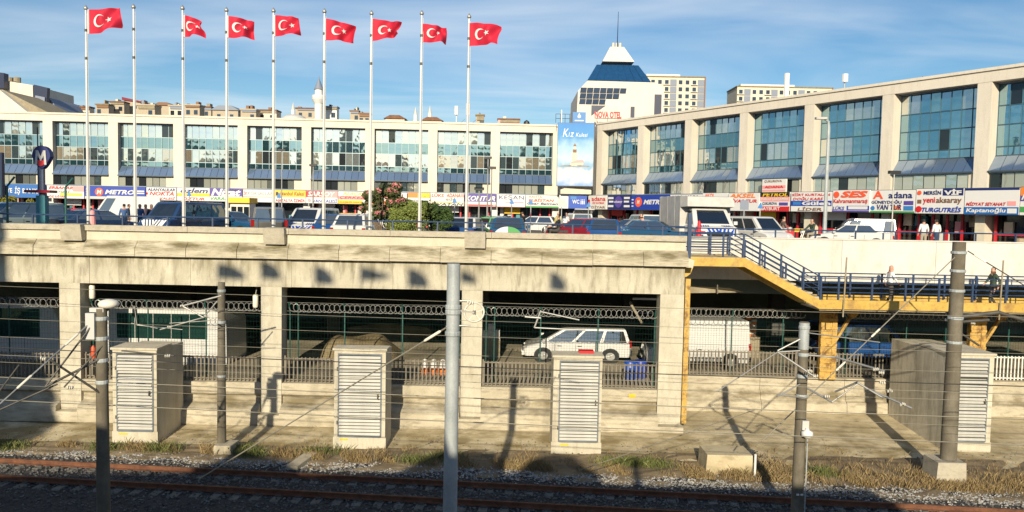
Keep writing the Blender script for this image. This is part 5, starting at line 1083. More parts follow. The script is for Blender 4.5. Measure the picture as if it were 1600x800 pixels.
HS = [(92,104,164,230,'house_tan','tile_roof','small red roofed house at the left end of the skyline','hip'),(104,122,166,235,'cream','tile_roof','low pale house beside the small red roofed one','flat'),(122,140,168,210,'cream','tile_roof','low white house behind the first flagpole','flat'),
 (150,170,164,220,'house_tan','pile_dirt','cream stepped house left of the second flagpole','flat'),(172,194,160,225,'house_tan','tile_roof','taller cream house beside the beige block','flat'),(194,220,152,230,'house_tan','car_maroon','tall beige block with sloping maroon roof on the skyline','shed'),
 (214,242,165,205,'house_tan','house_tan','flat cream house below the tall beige block','flat'),(222,246,158,260,'brown','pile_dirt','brown roofed house right of the tall beige block','shed'),(242,268,160,250,'house_tan','brown','dark roofed house left of the third flagpole','hip'),
 (264,286,166,215,'cream','house_tan','pale flat house just left of the third flagpole','flat'),(288,312,165,215,'house_tan','house_tan','pale flat house just right of the third flagpole','flat'),(300,330,168,240,'house_tan','tile_roof','low wide house with dark windows between the third and fourth flagpoles','flat'),
 (332,372,165,235,'house_tan','panel_grey','house with a dark slate roof behind the fourth flagpole','hip'),(376,400,172,220,'house_tan','house_tan','low cream house right of the slate roofed one','flat'),(402,432,173,225,'cream','tile_roof','low pale house behind the fifth flagpole','flat'),
 (462,492,170,240,'house_tan','tile_roof','low house with red roof left of the minaret','flat'),(505,526,168,190,'white','panel_grey','bright white house with dark side right of the minaret','flat'),(547,560,174,230,'house_tan','brown','small cream house left of the seventh flagpole','flat'),(560,578,178,230,'house_tan','brown','low cream house behind the seventh flagpole','flat'),
 (602,632,180,235,'cream','tile_roof','low house with red brown roof between the seventh and eighth flagpoles','hip'),(660,690,183,235,'cream','tile_roof','low dark roofed house right of the eighth flagpole','hip'),(744,756,181,180,'house_tan','pile_dirt','small stone hut on the skyline right of the last flagpole','flat'),(778,812,187,230,'pink','tile_roof','long low red roofed house right of the last flagpole','flat')]
for i, h_ in enumerate(HS): house(*h_, seed=i)
p = atY(498,180,185); mn = thing('minaret', 'white minaret with a grey cone top rising behind the sixth flagpole', 'minaret', (p.x,185,5))
zt = atY(498,140,185).z; zb = atY(498,158,185).z
MB().lathe([(1.0,-15),(1.0,zb-5.8),(1.05,zb-5.4)], (p.x,185,5), 14).build('shaft', 'white', mn, smooth=40); MB().lathe([(1.1,0),(1.55,.9),(1.6,1.0),(1.6,1.9),(1.5,1.9)], (p.x,185,zb-.6), 14).build('balcony', 'white', mn, smooth=40); MB().lathe([(.95,0),(.9,zt-zb-1.2)], (p.x,185,zb+1.2), 14).build('upper_shaft', 'white', mn, smooth=40)
MB().lathe([(1.15,0),(.12,atY(498,123,185).z-zt),(.02,atY(498,117,185).z-zt)], (p.x,185,zt), 14).build('spire', 'panel_grey', mn, smooth=40)
for px, tp_, Y, lab in ((649,167,250,'thin distant white minaret left of the eighth flagpole'),(671.5,165,250,'thin distant white minaret right of the eighth flagpole'),(458,160,260,'tiny distant white minaret left of the mosque dome')):
    p = atY(px,188,Y); zt = atY(px,tp_,Y).z; m2 = thing('minaret', lab, 'minaret', (p.x,Y,0)); MB().lathe([(.7,-10),(.65,zt-2.5)], (p.x,Y,0), 10).build('shaft', 'white', m2); MB().lathe([(.65,0),(.03,2.5)], (p.x,Y,zt-2.5), 10).build('spire', 'lightgrey', m2); MB().lathe([(.9,0),(1.0,.5)], (p.x,Y,zt-5), 10).build('balcony', 'white', m2)
p = atY(460,184,170); dmz = thing('mosque_dome', 'low grey mosque dome peeking over the terminal roof', 'dome', (p.x,170,15)); rr = 19*170/1215
MB().lathe([(rr*math.cos(R(a)), rr*.42*math.sin(R(a))) for a in range(0,90,9)]+[(.05,rr*.43)], (p.x,170,atY(460,184,170).z-.4), 24).build('shell', 'lightgrey', dmz, smooth=60); MB().lathe([(rr*1.02,-8),(rr*1.02,0)], (p.x,170,atY(460,184,170).z-.4), 24).build('drum', 'offwhite', dmz)
# angular white hall at the far left
o = thing('angular_hall', 'cream hall with slanted roof and dark glazed box behind the left wing', 'building', (-52,90,0)); A = lambda px, py, Y=90: atY(px,py,Y)
def slab(pts, Y0, Y1, name, mat): return MB().prism([(A(x,y,Y0).x, A(x,y,Y0).z) for x, y in pts], 'y', Y0, Y1).build(name, mat, o)
slab([(-60,220),(-60,132),(0,141),(44,176),(44,220)], 88.5, 89.4, 'gable_wall', 'terminal_white')
slab([(-20,141),(4,140),(76,176),(76,186),(40,178)], 89.4, 97, 'slanted_roof', 'old_pipe')
slab([(-60,225),(-60,118),(8,126),(51,133),(52,165),(76,172),(76,225)], 97, 106, 'rear_block', 'terminal_white')
slab([(53,132),(74,137),(72,169),(52,164)], 96.4, 97, 'glazed_box', 'panel_navy'); slab([(55,149),(70,152),(69,168),(54,164)], 96.2, 96.38, 'grey_panel', 'panel_grey')
slab([(-10,112),(6,114),(6,138),(-10,136)], 96, 96.9, 'dark_tower', 'panel_navy')
slab([(74,152),(80,157),(96,178),(74,178)], 97.5, 104, 'side_roof', 'panel_grey')
for px in (15,27): MB().tube([A(px,138,99),A(px,121,99)], .42, 10).build('roof_vent', 'old_pipe', o)
p = atY(84,173,82); c = thing('air_unit', 'small cream rooftop unit left of the first flagpole', 'air unit', (p.x,82,10.4)); MB().box(p.x-.7,p.x+.7,81.5,82.5,10.45,11.1).build('case', 'cream', c); MB().box(p.x-.4,p.x+.5,81.44,81.49,10.55,11.0).build('grille', 'brown', c)
for i, (px, wd, lab) in enumerate(((823,.35,'small black cowl on the roof left of the tower poster'),(1130,.5,'small roof unit on the right wing near the hotel'),(985,.8,'low white roof unit right of the red hotel letters'))):
    Yr = (82,68,78)[i]; p = atY(px,185,Yr); c = thing('roof_vent', lab, 'vent', (p.x,Yr,10.4)); MB().lathe([(wd*.6,0),(wd*.6,.35),(wd,.4),(wd*.8,.75),(.05,.9)], (p.x,Yr,10.42), 10).build('cowl', ('black','offwhite','offwhite')[i], c)
# ================================================================== fences under the deck
def picket_fence(label, x0, x1, Y, z0, z1, mat='picket', step=.155):
    t = thing('picket_fence', label, 'fence', ((x0+x1)/2,Y,z0), 0, 'picket fences below the garage')
    pk = MB().box(-.026,.026,-.018,.018,0,z1-z0).mesh('picket', mat); n = int((x1-x0)/step)
    for i in range(n): link('picket', pk, t, (x0+(i+.5)*(x1-x0)/n-(x0+x1)/2+random.uniform(-.008,.008), 0, random.uniform(-.01,.01)), (0,random.gauss(0,.006),0))
    for z in (z0+.08, z1-.06): MB().box(x0,x1,Y+.02,Y+.05,z-.025,z+.025).build('rail', mat, t)
    for x in (x0+.03, (x0+x1)/2, x1-.03): MB().box(x-.04,x+.04,Y+.052,Y+.12,z0-.02,z1+.05).build('fence_post', mat, t)
def wire_fence(label, x0, x1, Y, z0, z1, posts):
    t = thing('wire_fence', label, 'fence', ((x0+x1)/2,Y,z0), 0, 'green wire fences with razor wire')
    mb = MB(); n = int((x1-x0)/.115)
    for i in range(n+1): x = x0+(x1-x0)*i/n; mb.box(x-.0022,x+.0022,Y-.003,Y+.003,z0,z1)
    k = int((z1-z0)/.20)
    for j in range(k+1): z = z0+(z1-z0)*j/k; mb.box(x0,x1,Y-.0075,Y-.0035,z-.003,z+.003)
    mb.build('wire_mesh', 'mesh_green', t, kind='stuff')
    ps = MB().tube([(0,0,0),(0,0,z1-z0),(0,-.18,z1-z0+.36)], .03, 6).mesh('fence_post', 'fence_green')
    for x in posts: link('fence_post', ps, t, (x-(x0+x1)/2, .05, 0))
    c = MB(); pts = []; turns = int((x1-x0)/.21)
    for i in range(turns*12+1): a = i*math.pi/6; pts.append((x0+.16+(x1-x0-.32)*i/(turns*12)+.155*math.cos(a), Y-.10+.05*math.sin(a*.5), z1+.15+.165*math.sin(a)))
    c.tube(pts, .009, 4).build('razor_coil', 'razor', t)
    c = MB()
    for z in (z1+.02, z1+.36): c.tube([(x0,Y-.08,z),((x0+x1)/2,Y-.08,z-.02),(x1,Y-.08,z)], .006, 4)
    c.build('strand', 'razor', t)
nm = ['leftmost garage bay','garage bay with the white coach','garage bay left of the big grey pole','garage bay with the white people carrier']
for i in range(4):
    a, b = COLX[i]+.42, COLX[i+1]-.42
    picket_fence('grey picket fence in the '+nm[i], a, b, 30.22, -5.15, -4.18)
    wire_fence('green wire fence with razor wire in the '+nm[i], a, b, 30.62, -5.17, -2.42, [a+.12, a+.45, a+(b-a)*.33, a+(b-a)*.66, b-.1])
picket_fence('brown grey picket fence below the stair bridge', 7.0, 17.6, 33.0, -5.11, -4.08)
picket_fence('white picket fence at the right picture edge', 20.6, 27, 33.0, -5.11, -4.08, 'picket_white')
wire_fence('green wire fence with razor wire below the stair bridge', 7.2, 12.6, 33.14, -5.11, -2.62, [7.3,9.5,11.7])
wire_fence('green wire fence below the flat footbridge on the right', 14.2, 27, 33.14, -5.11, -2.6, [14.4,17.0,18.7,21.4,23.5])

# ================================================================== louvred concrete cabinets
def cabinet(label, x0, x1, yf, depth, z0, z1, side, tilt=0, lx0=.13, lx1=.87, skew=0):
    t = thing('vent_cabinet', label, 'cabinet', ((x0+x1)/2,yf,z0), 0, 'louvred concrete cabinets beside the track'); w = x1-x0; dx = skew
    MB().add([(x0,yf,z0),(x1,yf,z0),(x1+dx,yf+depth,z0),(x0+dx,yf+depth,z0),(x0,yf,z1),(x1,yf,z1),(x1+dx,yf+depth,z1-.06),(x0+dx,yf+depth,z1-.06)],[(0,3,2,1),(4,5,6,7),(0,1,5,4),(1,2,6,5),(2,3,7,6),(3,0,4,7)]).build('shell', side, t)
    MB().box(x0-.03,x1+.03,yf-.05,yf-.004,z0,z0+.42).build('plinth', 'cabinet_concrete', t)
    a, b, c, d = x0+lx0*w, x0+lx1*w, z0+.44, z1-.16
    MB().box(x0,a-.05,yf-.04,yf-.003,z0+.424,z1).box(b+.05,x1,yf-.04,yf-.003,z0+.424,z1).box(a-.05,b+.05,yf-.04,yf-.003,d+.05,z1).build('front_frame', 'cabinet_concrete', t)
    MB().box(a,b,yf-.012,yf-.004,c,d).build('louvre_back', 'louvre_dark', t)
    MB().box(a-.05,a,yf-.07,yf-.002,c-.0,d+.05).box(b,b+.05,yf-.07,yf-.002,c-.0,d+.05).box(a,b,yf-.07,yf-.002,d,d+.05).box(a,b,yf-.09,yf-.002,c-.02,c+.06).build('louvre_frame', 'grey_rail', t)
    n = 24; h = (d-c-.06)/n; sl_ = MB().add([(a,0,0),(b,0,0),(b,0,.012),(a,0,.012),(a,.045,h*.58),(b,.045,h*.58),(b,.045,h*.58+.012),(a,.045,h*.58+.012)],[(0,1,5,4),(3,7,6,2),(0,3,2,1),(4,5,6,7),(0,4,7,3),(1,2,6,5)]).mesh('louvre_slat', 'louvre')
    for i in range(n): link('louvre_slat', sl_, t, (-(x0+x1)/2, -.085, c-z0+.06+i*h), (random.gauss(0,.02),0,random.gauss(0,.0015)))
    MB().box(x0-.05,x1+.05,yf-.1,yf+depth*.5,z1+.004,z1+.08).build('roof_slab', 'cabinet_concrete', t)
    MB().box(b-.10,b-.06,yf-.16,yf-.09,(c+d)/2-.09,(c+d)/2+.09).build('door_handle', 'steel_dark', t)
    for hz_ in (c+.5,d-.5): MB().box(a-.085,a-.05,yf-.09,yf-.04,hz_-.06,hz_+.06).build('hinge', 'steel_dark', t)
    if side == 'cabinet_concrete': MB().box(a+.03,a+.33,yf-.06,yf-.052,z0+.30,z0+.36).build('label_plate', 'yellow', t)
    return t
cabinet('concrete cabinet with louvre door below the white coach, leftmost of four', -14.24, -12.66, 27.63, 2.2, -6.9, -3.52, 'cabinet_concrete', lx0=.12, lx1=.90)
cabinet('concrete cabinet with louvre door left of the big grey pole', -6.25, -4.42, 27.46, 1.3, -6.9, -3.36, 'cabinet_concrete', lx0=.10, lx1=.90)
cabinet('concrete cabinet with louvre door below the white people carrier', 1.55, 3.28, 27.34, 1.6, -6.9, -3.44, 'cabinet_concrete', lx0=.15, lx1=.92)
cabinet('raw grey concrete cabinet with louvre door at the right picture edge', 16.1, 17.75, 28.3, 4.0, -6.9, -3.25, 'cabinet_raw', lx0=.06, lx1=.86, skew=-.15)
p = atY(915,552,28.2); rb = thing('red_plate', 'small red plate lying on the third cabinet roof', 'plate', (p.x,27.9,-3.35)); MB().box(p.x-.28,p.x+.25,27.7,28.1,-3.35,-3.27).build('sheet', 'red', rb)
p = atY(988,614,29.95); yb = thing('warning_plate', 'small yellow plate on the plinth wall below the blue drum', 'plate', (p.x,30,-5.4)); MB().box(p.x-.12,p.x+.13,30.0,30.015,-5.47,-5.34).build('sheet', 'yellow', yb)
# drums, skips and garage clutter
def drum(px, Y, label, mat, r=.26, h=.74):
    q = in_garage(px, Y); t = thing('barrel', label, 'barrel', q); MB().lathe([(r*.95,0),(r,.03),(r,h*.32),(r*1.04,h*.34),(r,h*.36),(r,h*.64),(r*1.04,h*.66),(r,h*.68),(r,h-.03),(r*.93,h),(.02,h-.01)], q, 16).build('shell', mat, t, smooth=40)
drum(985,32.0,'blue plastic barrel behind the fence, left of a pair','royal'); drum(1001,32.2,'blue plastic barrel behind the fence, right of a pair','blue')
for i, px in enumerate((664,678,692)):
    q = in_garage(px,32.2); t = thing('traffic_barrier', 'orange and white striped barrier behind the fence left of the big pole, %s of three' % ORD[i], 'barrier', q)
    MB().lathe([(.17,0),(.16,.2),(.15,.26)], q, 10).build('lower_band', 'orange', t); MB().lathe([(.15,.27),(.12,.5)], q, 10).build('middle_band', 'white', t); MB().lathe([(.12,.51),(.09,.6),(.02,.63)], q, 10).build('top_band', 'white', t)
q = in_garage(540,34.6); t = thing('dirt_pile', 'sloping heap of brown earth behind the fence left of the second cabinet', 'heap', q)
vs = []; fs = []
for i in range(25):
    for j in range(7):
        u = i/24; v = j/6; pr_ = max(0, min(1, u/.34)) * max(0, min(1, (1-u)/.22)); vs.append((q[0]-2.3+4.6*u, q[1]-.2+2.4*v, FG+.01+.82*(pr_**.8)*min(1,(v+.05)/.28)*(1+.10*math.sin(13*u+5*v))))
for i in range(24):
    for j in range(6): a = i*7+j; fs.append((a,a+7,a+8,a+1))
MB().add(vs,fs).build('earth', 'pile_dirt', t, smooth=60)
q = in_garage(765,36); t = thing('pallet_load', 'white boxes stacked on a table behind the fence right of the big pole', 'boxes', q)
MB().box(q[0]-.5,q[0]+.5,q[1],q[1]+.7,FG,FG+.9).build('table', 'old_pipe', t); MB().box(q[0]-.45,q[0]+.45,q[1]+.05,q[1]+.6,FG+.9,FG+1.3).build('box', 'offwhite', t); MB().box(q[0]-.1,q[0]+.25,q[1]+.05,q[1]+.5,FG+1.31,FG+1.6).build('box', 'white', t)
q = in_garage(612,41); t = thing('tarpaulin_load', 'long beige covered load on the garage floor left of the big pole', 'load', q); MB().prism([(q[0]-2.4,FG),(q[0]-2.3,FG+.55),(q[0]-.6,FG+.8),(q[0]+1.9,FG+.62),(q[0]+2.4,FG)], 'y', q[1], q[1]+1.6).build('cover', 'pile_dirt', t)
q = in_garage(1172,37.5); t = thing('brick_stack', 'small stack of orange bricks behind the white panel van', 'bricks', q)
for r_ in range(8):
    for c_ in range(2): MB().box(q[0]-.25+c_*.26,q[0]-.005+c_*.26,q[1],q[1]+.3,FG+1.0+r_*.12,FG+1.112+r_*.12).build('brick', random.choice(['tile_roof','cream','orange']), t)
MB().box(q[0]-.4,q[0]+.45,q[1]-.1,q[1]+.5,FG,FG+.99).build('pallet', 'old_pipe', t)
for i, (px, py, Y, w) in enumerate(((555,478,40,1.0),(590,483,42,1.0),(657,483,42,1.1),(760,485,42,.8),(842,486,42,1.1),(892,487,42,1.1),(1010,489,42,1.0),(1010,467,34,1.2))):
    p = atY(px,py,Y); t = thing('ceiling_lamp', 'white strip lamp hanging in the dark garage, %s from the left' % ORD[i], 'lamp', (p.x,Y,p.z), 0, 'strip lamps in the garage')
    MB().box(p.x-w/2,p.x+w/2,Y-.06,Y+.06,p.z-.04,p.z+.04).build('batten', 'white', t); MB().tube([(p.x-w*.3,Y,p.z+.04),(p.x-w*.3,Y,-.63)], .008, 4).tube([(p.x+w*.3,Y,p.z+.04),(p.x+w*.3,Y,-.63)], .008, 4).build('hanger', 'steel_dark', t)
for i, x in enumerate((-17.1,-9.3,-1.5,6.2,14)):
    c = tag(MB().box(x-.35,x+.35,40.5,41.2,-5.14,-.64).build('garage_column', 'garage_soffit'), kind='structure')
p = atY(1010,480,31.6); t = thing('leaning_pole', 'pale pole leaning in the opening above the people carrier', 'pole', (p.x,31.6,-2.6)); MB().tube([atY(984,472,31.8),atY(1003,505,31.2)], .05, 8).build('rod', 'old_pipe', t)
def siren(px0, py0, py1, label):
    a = atY(px0,py0,30.4); b = atY(px0+3,py1,30.4); t = thing('wall_lamp', label, 'lamp', (a.x,30.4,b.z)); MB().lathe([(.09,0),(.11,.05),(.11,a.z-b.z-.05),(.08,a.z-b.z)], (a.x,30.35,b.z), 10).build('tube', 'insulator', t, smooth=50); MB().tube([(a.x,30.35,a.z),(a.x,30.6,a.z+.4)], .02, 6).build('bracket', 'steel', t)
siren(145,445,466,'cream tube lamp hanging right of the leftmost full column'); siren(400,460,480,'cream tube lamp hanging left of the second full column')
p = atY(148,560,30.2); t = thing('fire_hose_box', 'orange red extinguisher on the fence behind the left mast', 'extinguisher', (p.x,30.1,-4.6)); MB().lathe([(.06,-.2),(.08,-.16),(.08,.2),(.04,.3)], (p.x,30.1,-4.15), 10).build('cylinder', 'orange_red', t, smooth=50); MB().box(p.x-.03,p.x+.03,30.0,30.15,-5.0,-4.36).build('stand', 'picket', t)

# ================================================================== railway
tk_ = thing('railway_track', 'rusty railway track running along the foot of the picture', 'railway track', (0,23.1,-7.0), math.atan(TS))
prof = [(-.07,0),(.07,0),(.07,.02),(.012,.04),(.012,.12),(.036,.13),(.036,.165),(-.036,.165),(-.036,.13),(-.012,.12),(-.012,.04),(-.07,.02)]
for off in (.75,-.75): MB().prism([(off+a, b+.03) for a, b in prof], 'x', -45, 45).build('rail', 'rust_rail', tk_, world=False)
sm_ = MB().prism([(-1.25,0),(-1.25,.07),(-1.2,.1),(-.45,.1),(-.35,.06),(.35,.06),(.45,.1),(1.2,.1),(1.25,.07),(1.25,0)], 'x', -.13, .13).mesh('sleeper', 'sleeper')
cl_ = MB().box(-.08,.08,-.15,.15,0,.035).mesh('rail_clip', 'steel_dark')
for i in range(-36, 37):
    s_ = link('sleeper', sm_, tk_, (i*.62, 0, -.08))
    for off in (.75,-.75): link('rail_clip', cl_, s_, (0, off, .1))
# ballast stones and grasses
def stones(n, fx, size, seed):
    rd = random.Random(seed); mb = MB()
    for _ in range(n):
        x, y, z = fx(rd); s = size*rd.uniform(.5,1.4); k = [Vector((rd.uniform(.6,1.2)*s,rd.uniform(-.3,.3)*s,0)),Vector((rd.uniform(-.3,.3)*s,rd.uniform(.6,1.2)*s,0)),Vector((rd.uniform(-1.2,-.6)*s,0,rd.uniform(-.2,.3)*s)),Vector((0,rd.uniform(-1.2,-.6)*s,0)),Vector((rd.uniform(-.4,.4)*s,rd.uniform(-.4,.4)*s,rd.uniform(.5,.9)*s)),Vector((0,0,-.4*s))]
        p = Vector((x,y,z)); mb.add([p+q for q in k], [(0,1,4),(1,2,4),(2,3,4),(3,0,4),(1,0,5),(2,1,5),(3,2,5),(0,3,5)])
    return mb
def bx_(rd):
    x = rd.uniform(-20,19); o = rd.triangular(-3.2,2.0,.6); y = trackY(x)-.75+o+.0
    if -1.25 < o < 1.25 and rd.random() < .55 and abs(((x/.62)%1)-.0) < .25: o = 1.6; y = trackY(x)-.75+o
    return x, y, -7.0+rd.uniform(0,.03)
tag(stones(14000, bx_, .042, 3).build('ballast_stones', 'stones'), 'loose grey ballast stones between and beside the rails', 'gravel', kind='stuff')
def vg(rd):
    x = rd.uniform(-20,19); y = rd.gauss(trackY(x)+1.35,.35); return x, max(trackY(x)+.5,y), -6.98
tag(stones(7000, vg, .04, 4).build('verge_stones', 'stones_lit'), 'gravel edge tinted lighter for its sunlit strip, between the rail and the dry verge', 'gravel', kind='stuff')
def blades(n, fx, hgt, seed, mat):
    rd = random.Random(seed); mb = MB()
    for _ in range(n):
        x, y, z = fx(rd); h = hgt*rd.uniform(.35,1.3); a = rd.uniform(0,6.28); w = .008; lx, ly = rd.gauss(0,.35)*h, rd.gauss(0,.35)*h; ca, sa = math.cos(a)*w, math.sin(a)*w
        mb.add([(x-ca,y-sa,z),(x+ca,y+sa,z),(x+lx*.5+ca*.6,y+ly*.5+sa*.6,z+h*.65),(x+lx,y+ly,z+h)], [(0,1,2),(0,2,3)])
    return mb
def dry(rd):
    while True:
        x = rd.uniform(-20,19); y = trackY(x)+1.75+abs(rd.gauss(0,.95 if x > 7 else .5)); clump = math.sin(x*.9+1)+math.sin(x*2.3)+1.2*math.sin(x*5.1+y*3)-.5
        if x > 7: clump += 1.4
        if y < (27.9 if x > 7 else 27.4) and rd.random() < .30+.3*clump: return x, y, -6.96+.03*(y-trackY(x)-1.3)
tag(blades(17000, dry, .19, 5, 0).build('dry_grass', 'dry_grass'), 'dry straw coloured grass along the track side verge', 'grass', kind='stuff')
def grn(rd):
    c = rd.choice([(-9.3,26.9),(-8.9,26.5),(-3.1,26.2),(-2.2,26.6),(5.0,26.2),(4.3,26.4),(3.6,26.3),(8.0,25.9),(-14.2,26.9),(-17.5,26.8),(-12.2,26.9),(10.5,25.6),(-6.5,26.9)])
    return c[0]+rd.gauss(0,.35), c[1]+rd.gauss(0,.18), -6.93
tag(blades(4200, grn, .26, 6, 0).build('green_weeds', 'green_grass'), 'tufts of green weeds at the apron edge', 'weeds', kind='stuff')
def apw(rd):
    while True:
        x = rd.uniform(-19,20); y = 26.8+abs(rd.gauss(0,.9)); k = math.sin(x*1.7)+math.sin(x*4.3+y*2)+math.sin(y*5+x)
        if y < 30 and k > 1.0: return x, y, -6.97+.075*(y-26.75)
tag(blades(3200, apw, .10, 16, 0).build('sparse_weeds', 'dry_grass'), 'sparse low weeds growing on the dusty concrete apron', 'weeds', kind='stuff')
def deb(rd): return rd.uniform(-18,20), rd.uniform(27.0,29.5), -6.86+.03*(rd.random())
tag(stones(900, deb, .028, 9).build('litter_stones', 'stones'), 'small stones and litter scattered on the concrete apron', 'debris', kind='stuff')

# ================================================================== masts and overhead line
def mast(name, label, px, py_top, Y, z0, r0, r1, mat, bands=(), cap=None):
    tp = atY(px, py_top, Y); t = thing(name, label, 'mast', (tp.x,Y,z0)); x = tp.x
    MB().tube([(x,Y,z0),(x,Y,(z0+tp.z)/2),(x,Y,tp.z)], [r0,(r0+r1)/2,r1], 16).build('shaft', mat, t, smooth=60)
    for z in bands: MB().lathe([(r1*1.12,-.05),(r1*1.2,-.03),(r1*1.2,.03),(r1*1.12,.05)], (x,Y,tp.z-z), 14).build('clamp_band', 'galvanised', t)
    return t, x, tp.z
mA, xA, zA = mast('catenary_mast', 'dark concrete mast with a lamp on top at the left', 158.5, 482, 19.3, -7.1, .17, .13, 'mast_concrete', (.25,.75,1.3,1.85))
MB().lathe([(.08,0),(.22,.05),(.25,.12),(.20,.2),(.05,.24)], (xA+.18,19.3,zA+.0), 14).build('lamp_head', 'insulator', mA, smooth=60); MB().box(xA-.25,xA+.1,19.2,19.35,zA-.08,zA+.02).build('bracket', 'lightgrey', mA); MB().box(xA-.30,xA-.08,19.1,19.2,zA-.75,zA-.1).build('junction_plate', 'lightgrey', mA)
mB, xB, zB = mast('catenary_mast', 'slim brown concrete pole standing on the apron right of the first cabinet', 346, 441, 27.0, -6.95, .155, .12, 'mast_concrete', (.3,1.4,3.3))
mC, xC, zC = mast('steel_pole', 'thick light grey steel pole in the middle foreground', 709, 412, 16.0, -7.1, .155, .135, 'galvanised', (.9,1.0,1.45))
mD, xD, zD = mast('catenary_mast', 'grey mast with steel brackets in front of the yellow bridge column', 1257, 503, 21.2, -7.1, .17, .125, 'mast_concrete', (.15,.9,1.5,2.05))
mE, xE, zE = mast('catenary_mast', 'tall brown mast in front of the fourth cabinet on the right', 1499, 378, 25.4, -6.9, .26, .20, 'mast_concrete', (.35,.95,1.6,2.5,3.3))
MB().tube([(xD,21.2,zD-.02),(xD,21.2,zD-.75)], .138, 14).build('metal_sleeve', 'galvanised', mD, smooth=60)
MB().box(xD-.02,xD+.16,20.99,21.1,zD-2.95,zD-2.7).build('lamp_bracket', 'lightgrey', mD); MB().lathe([(.04,.12),(.06,.06),(.15,.02),(.16,-.08),(.13,-.12),(.03,-.14)], (xD+.10,20.95,zD-3.0), 14).build('lamp_head', 'white', mD, smooth=60)
MB().tube([(xD+.13,20.98,zD-3.1),(xD+.13,20.98,-7.1)], .018, 6).build('conduit', 'galvanised', mD)
for dx in (-.06,.05): MB().box(xD+dx-.035,xD+dx+.035,21.01,21.03,-5.98,-5.93).build('marker', 'white', mD)
# concrete foot blocks
def block(label, px0, px1, py0, py1, Y, dpt, mat='concrete_apron'):
    a = atY(px0,py1,Y); b = atY(px1,py0,Y); t = thing('concrete_block', label, 'concrete block', ((a.x+b.x)/2,Y,-7.0)); MB().prism([(a.x,-7.05),(b.x,-7.05),(b.x-.04,b.z),(a.x+.05,b.z)], 'y', Y, Y+dpt).build('mass', mat, t); return t
block('weathered concrete foot block under the tall right mast', 1462,1512,724,760,25.0,.9,'concrete_coping')
block('long concrete block half sunk in the verge below the stair bridge', 1102,1178,712,745,25.6,1.1,'concrete_apron')
block('small concrete foot block under the slim brown pole', 332,364,697,712,26.6,.7,'concrete_plinth')
t = thing('cable_trough_lid', 'loose concrete slab lying on the verge left of the second cabinet', 'slab', (-6.6,25.8,-6.95)); MB().add([(-7.35,25.3,-6.86),(-6.95,25.25,-6.86),(-6.65,26.6,-6.8),(-7.05,26.65,-6.8),(-7.35,25.3,-6.98),(-6.95,25.25,-6.98),(-6.65,26.6,-6.98),(-7.05,26.65,-6.98)],[(0,1,2,3),(7,6,5,4),(0,4,5,1),(1,5,6,2),(2,6,7,3),(3,7,4,0)]).build('lid', 'concrete_plinth', t)
p = atY(1170,740,25.4); t = thing('marker_post', 'short white marker post beside the long concrete block', 'post', (p.x+.2,25.4,-7)); MB().tube([(p.x+.2,25.4,-7),(p.x+.2,25.4,-6.2)], .04, 8).build('post', 'white', t)
# tension wheel on the grey pole
wc_ = atY(741,488,16.1); t = thing('tension_wheel', 'spoked white tension wheel fixed beside the thick grey pole', 'wheel', (wc_.x,16.1,wc_.z))
ring = [(wc_.x+.20*math.cos(a*math.pi/12),16.1+.07*math.cos(a*math.pi/12),wc_.z+.20*math.sin(a*math.pi/12)) for a in range(24)]; MB().tube(ring, .022, 6, loop=True).build('rim', 'insulator', t, smooth=60)
for k in range(5): a = k*2*math.pi/5+.3; MB().bar(wc_,(wc_.x+.2*math.cos(a),16.1+.07*math.cos(a),wc_.z+.2*math.sin(a)),.03,.02).build('spoke', 'insulator', t)
MB().lathe([(.04,-.06),(.04,.06)], (wc_.x,16.1,wc_.z), 10, 'y').build('hub', 'steel_dark', t); MB().bar((xC+.1,16.0,wc_.z+.05),(wc_.x,16.05,wc_.z),.04).build('arm', 'steel', t)
# wires: parallel to the track, at their own height and distance
def wire(label, px, py, Y, r=.011, mat='wire', sag=.10, x0=-30, x1=30, slope=None, name='overhead_wire'):
    p = atY(px,py,Y); pts = []; s_ = TS if slope is None else slope
    for i in range(25):
        x = x0+(x1-x0)*i/24; u = ((x-p.x)/22.0); pts.append((x, Y+s_*(x-p.x), p.z+sag*(u*u)))
    tag(MB().tube(pts, r, 5).build(name, mat), label, 'wire', 'overhead wires along the track')
WR_ = [(860,476,26,.008,'wire'),(860,505,24,.007,'wire'),(860,530,24,.007,'wire'),(860,578,21,.014,'wire_dark'),(860,590,19.5,.008,'wire'),(860,602,22,.008,'wire'),(860,627,20,.013,'wire'),(860,665,20,.013,'wire'),(860,560,23,.007,'wire'),(860,640,24,.007,'wire')]
WR_.sort(key=lambda q: q[1])
for i, (px,py,Y,r,mt) in enumerate(WR_): wire('thin overhead wire crossing the whole picture, %s of ten from the top' % (ORD+['tenth'])[i], px, py, Y, r, mt)
def stay(label, a, b, Ya, Yb, r=.014, ins=None, mat='wire'):
    A_ = atY(*a,Ya); B_ = atY(*b,Yb); t = thing('stay_wire', label, 'wire', A_); MB().tube([A_,B_], r, 6).build('rope', mat, t)
    for q in (ins or []):
        c = A_.lerp(B_,q); d = (B_-A_).normalized(); MB().tube([c-d*.22,c-d*.18,c+d*.18,c+d*.22], [.015,.03,.03,.015], 8).build('insulator', 'insulator', t, smooth=40)
stay('pale stay wire from the grey pole down left to the track', (697,512),(312,748), 16, 17.5, .016, [.05]); stay('pale stay wire from the tall right mast down to the left', (1492,402),(1190,690), 25.2, 22, .017, [.44,.62])
stay('stay wire from the left mast down to the left edge', (148,498),(-10,640), 19.3, 17, .018, [.25,.72],'steel'); stay('stay wire crossing the apron below the third cabinet', (1180,640),(905,735), 20, 22, .012)
stay('short dark stay from the tall right mast to the upper right', (1512,392),(1640,470), 25.4, 24, .02, [.16],'wire_dark')
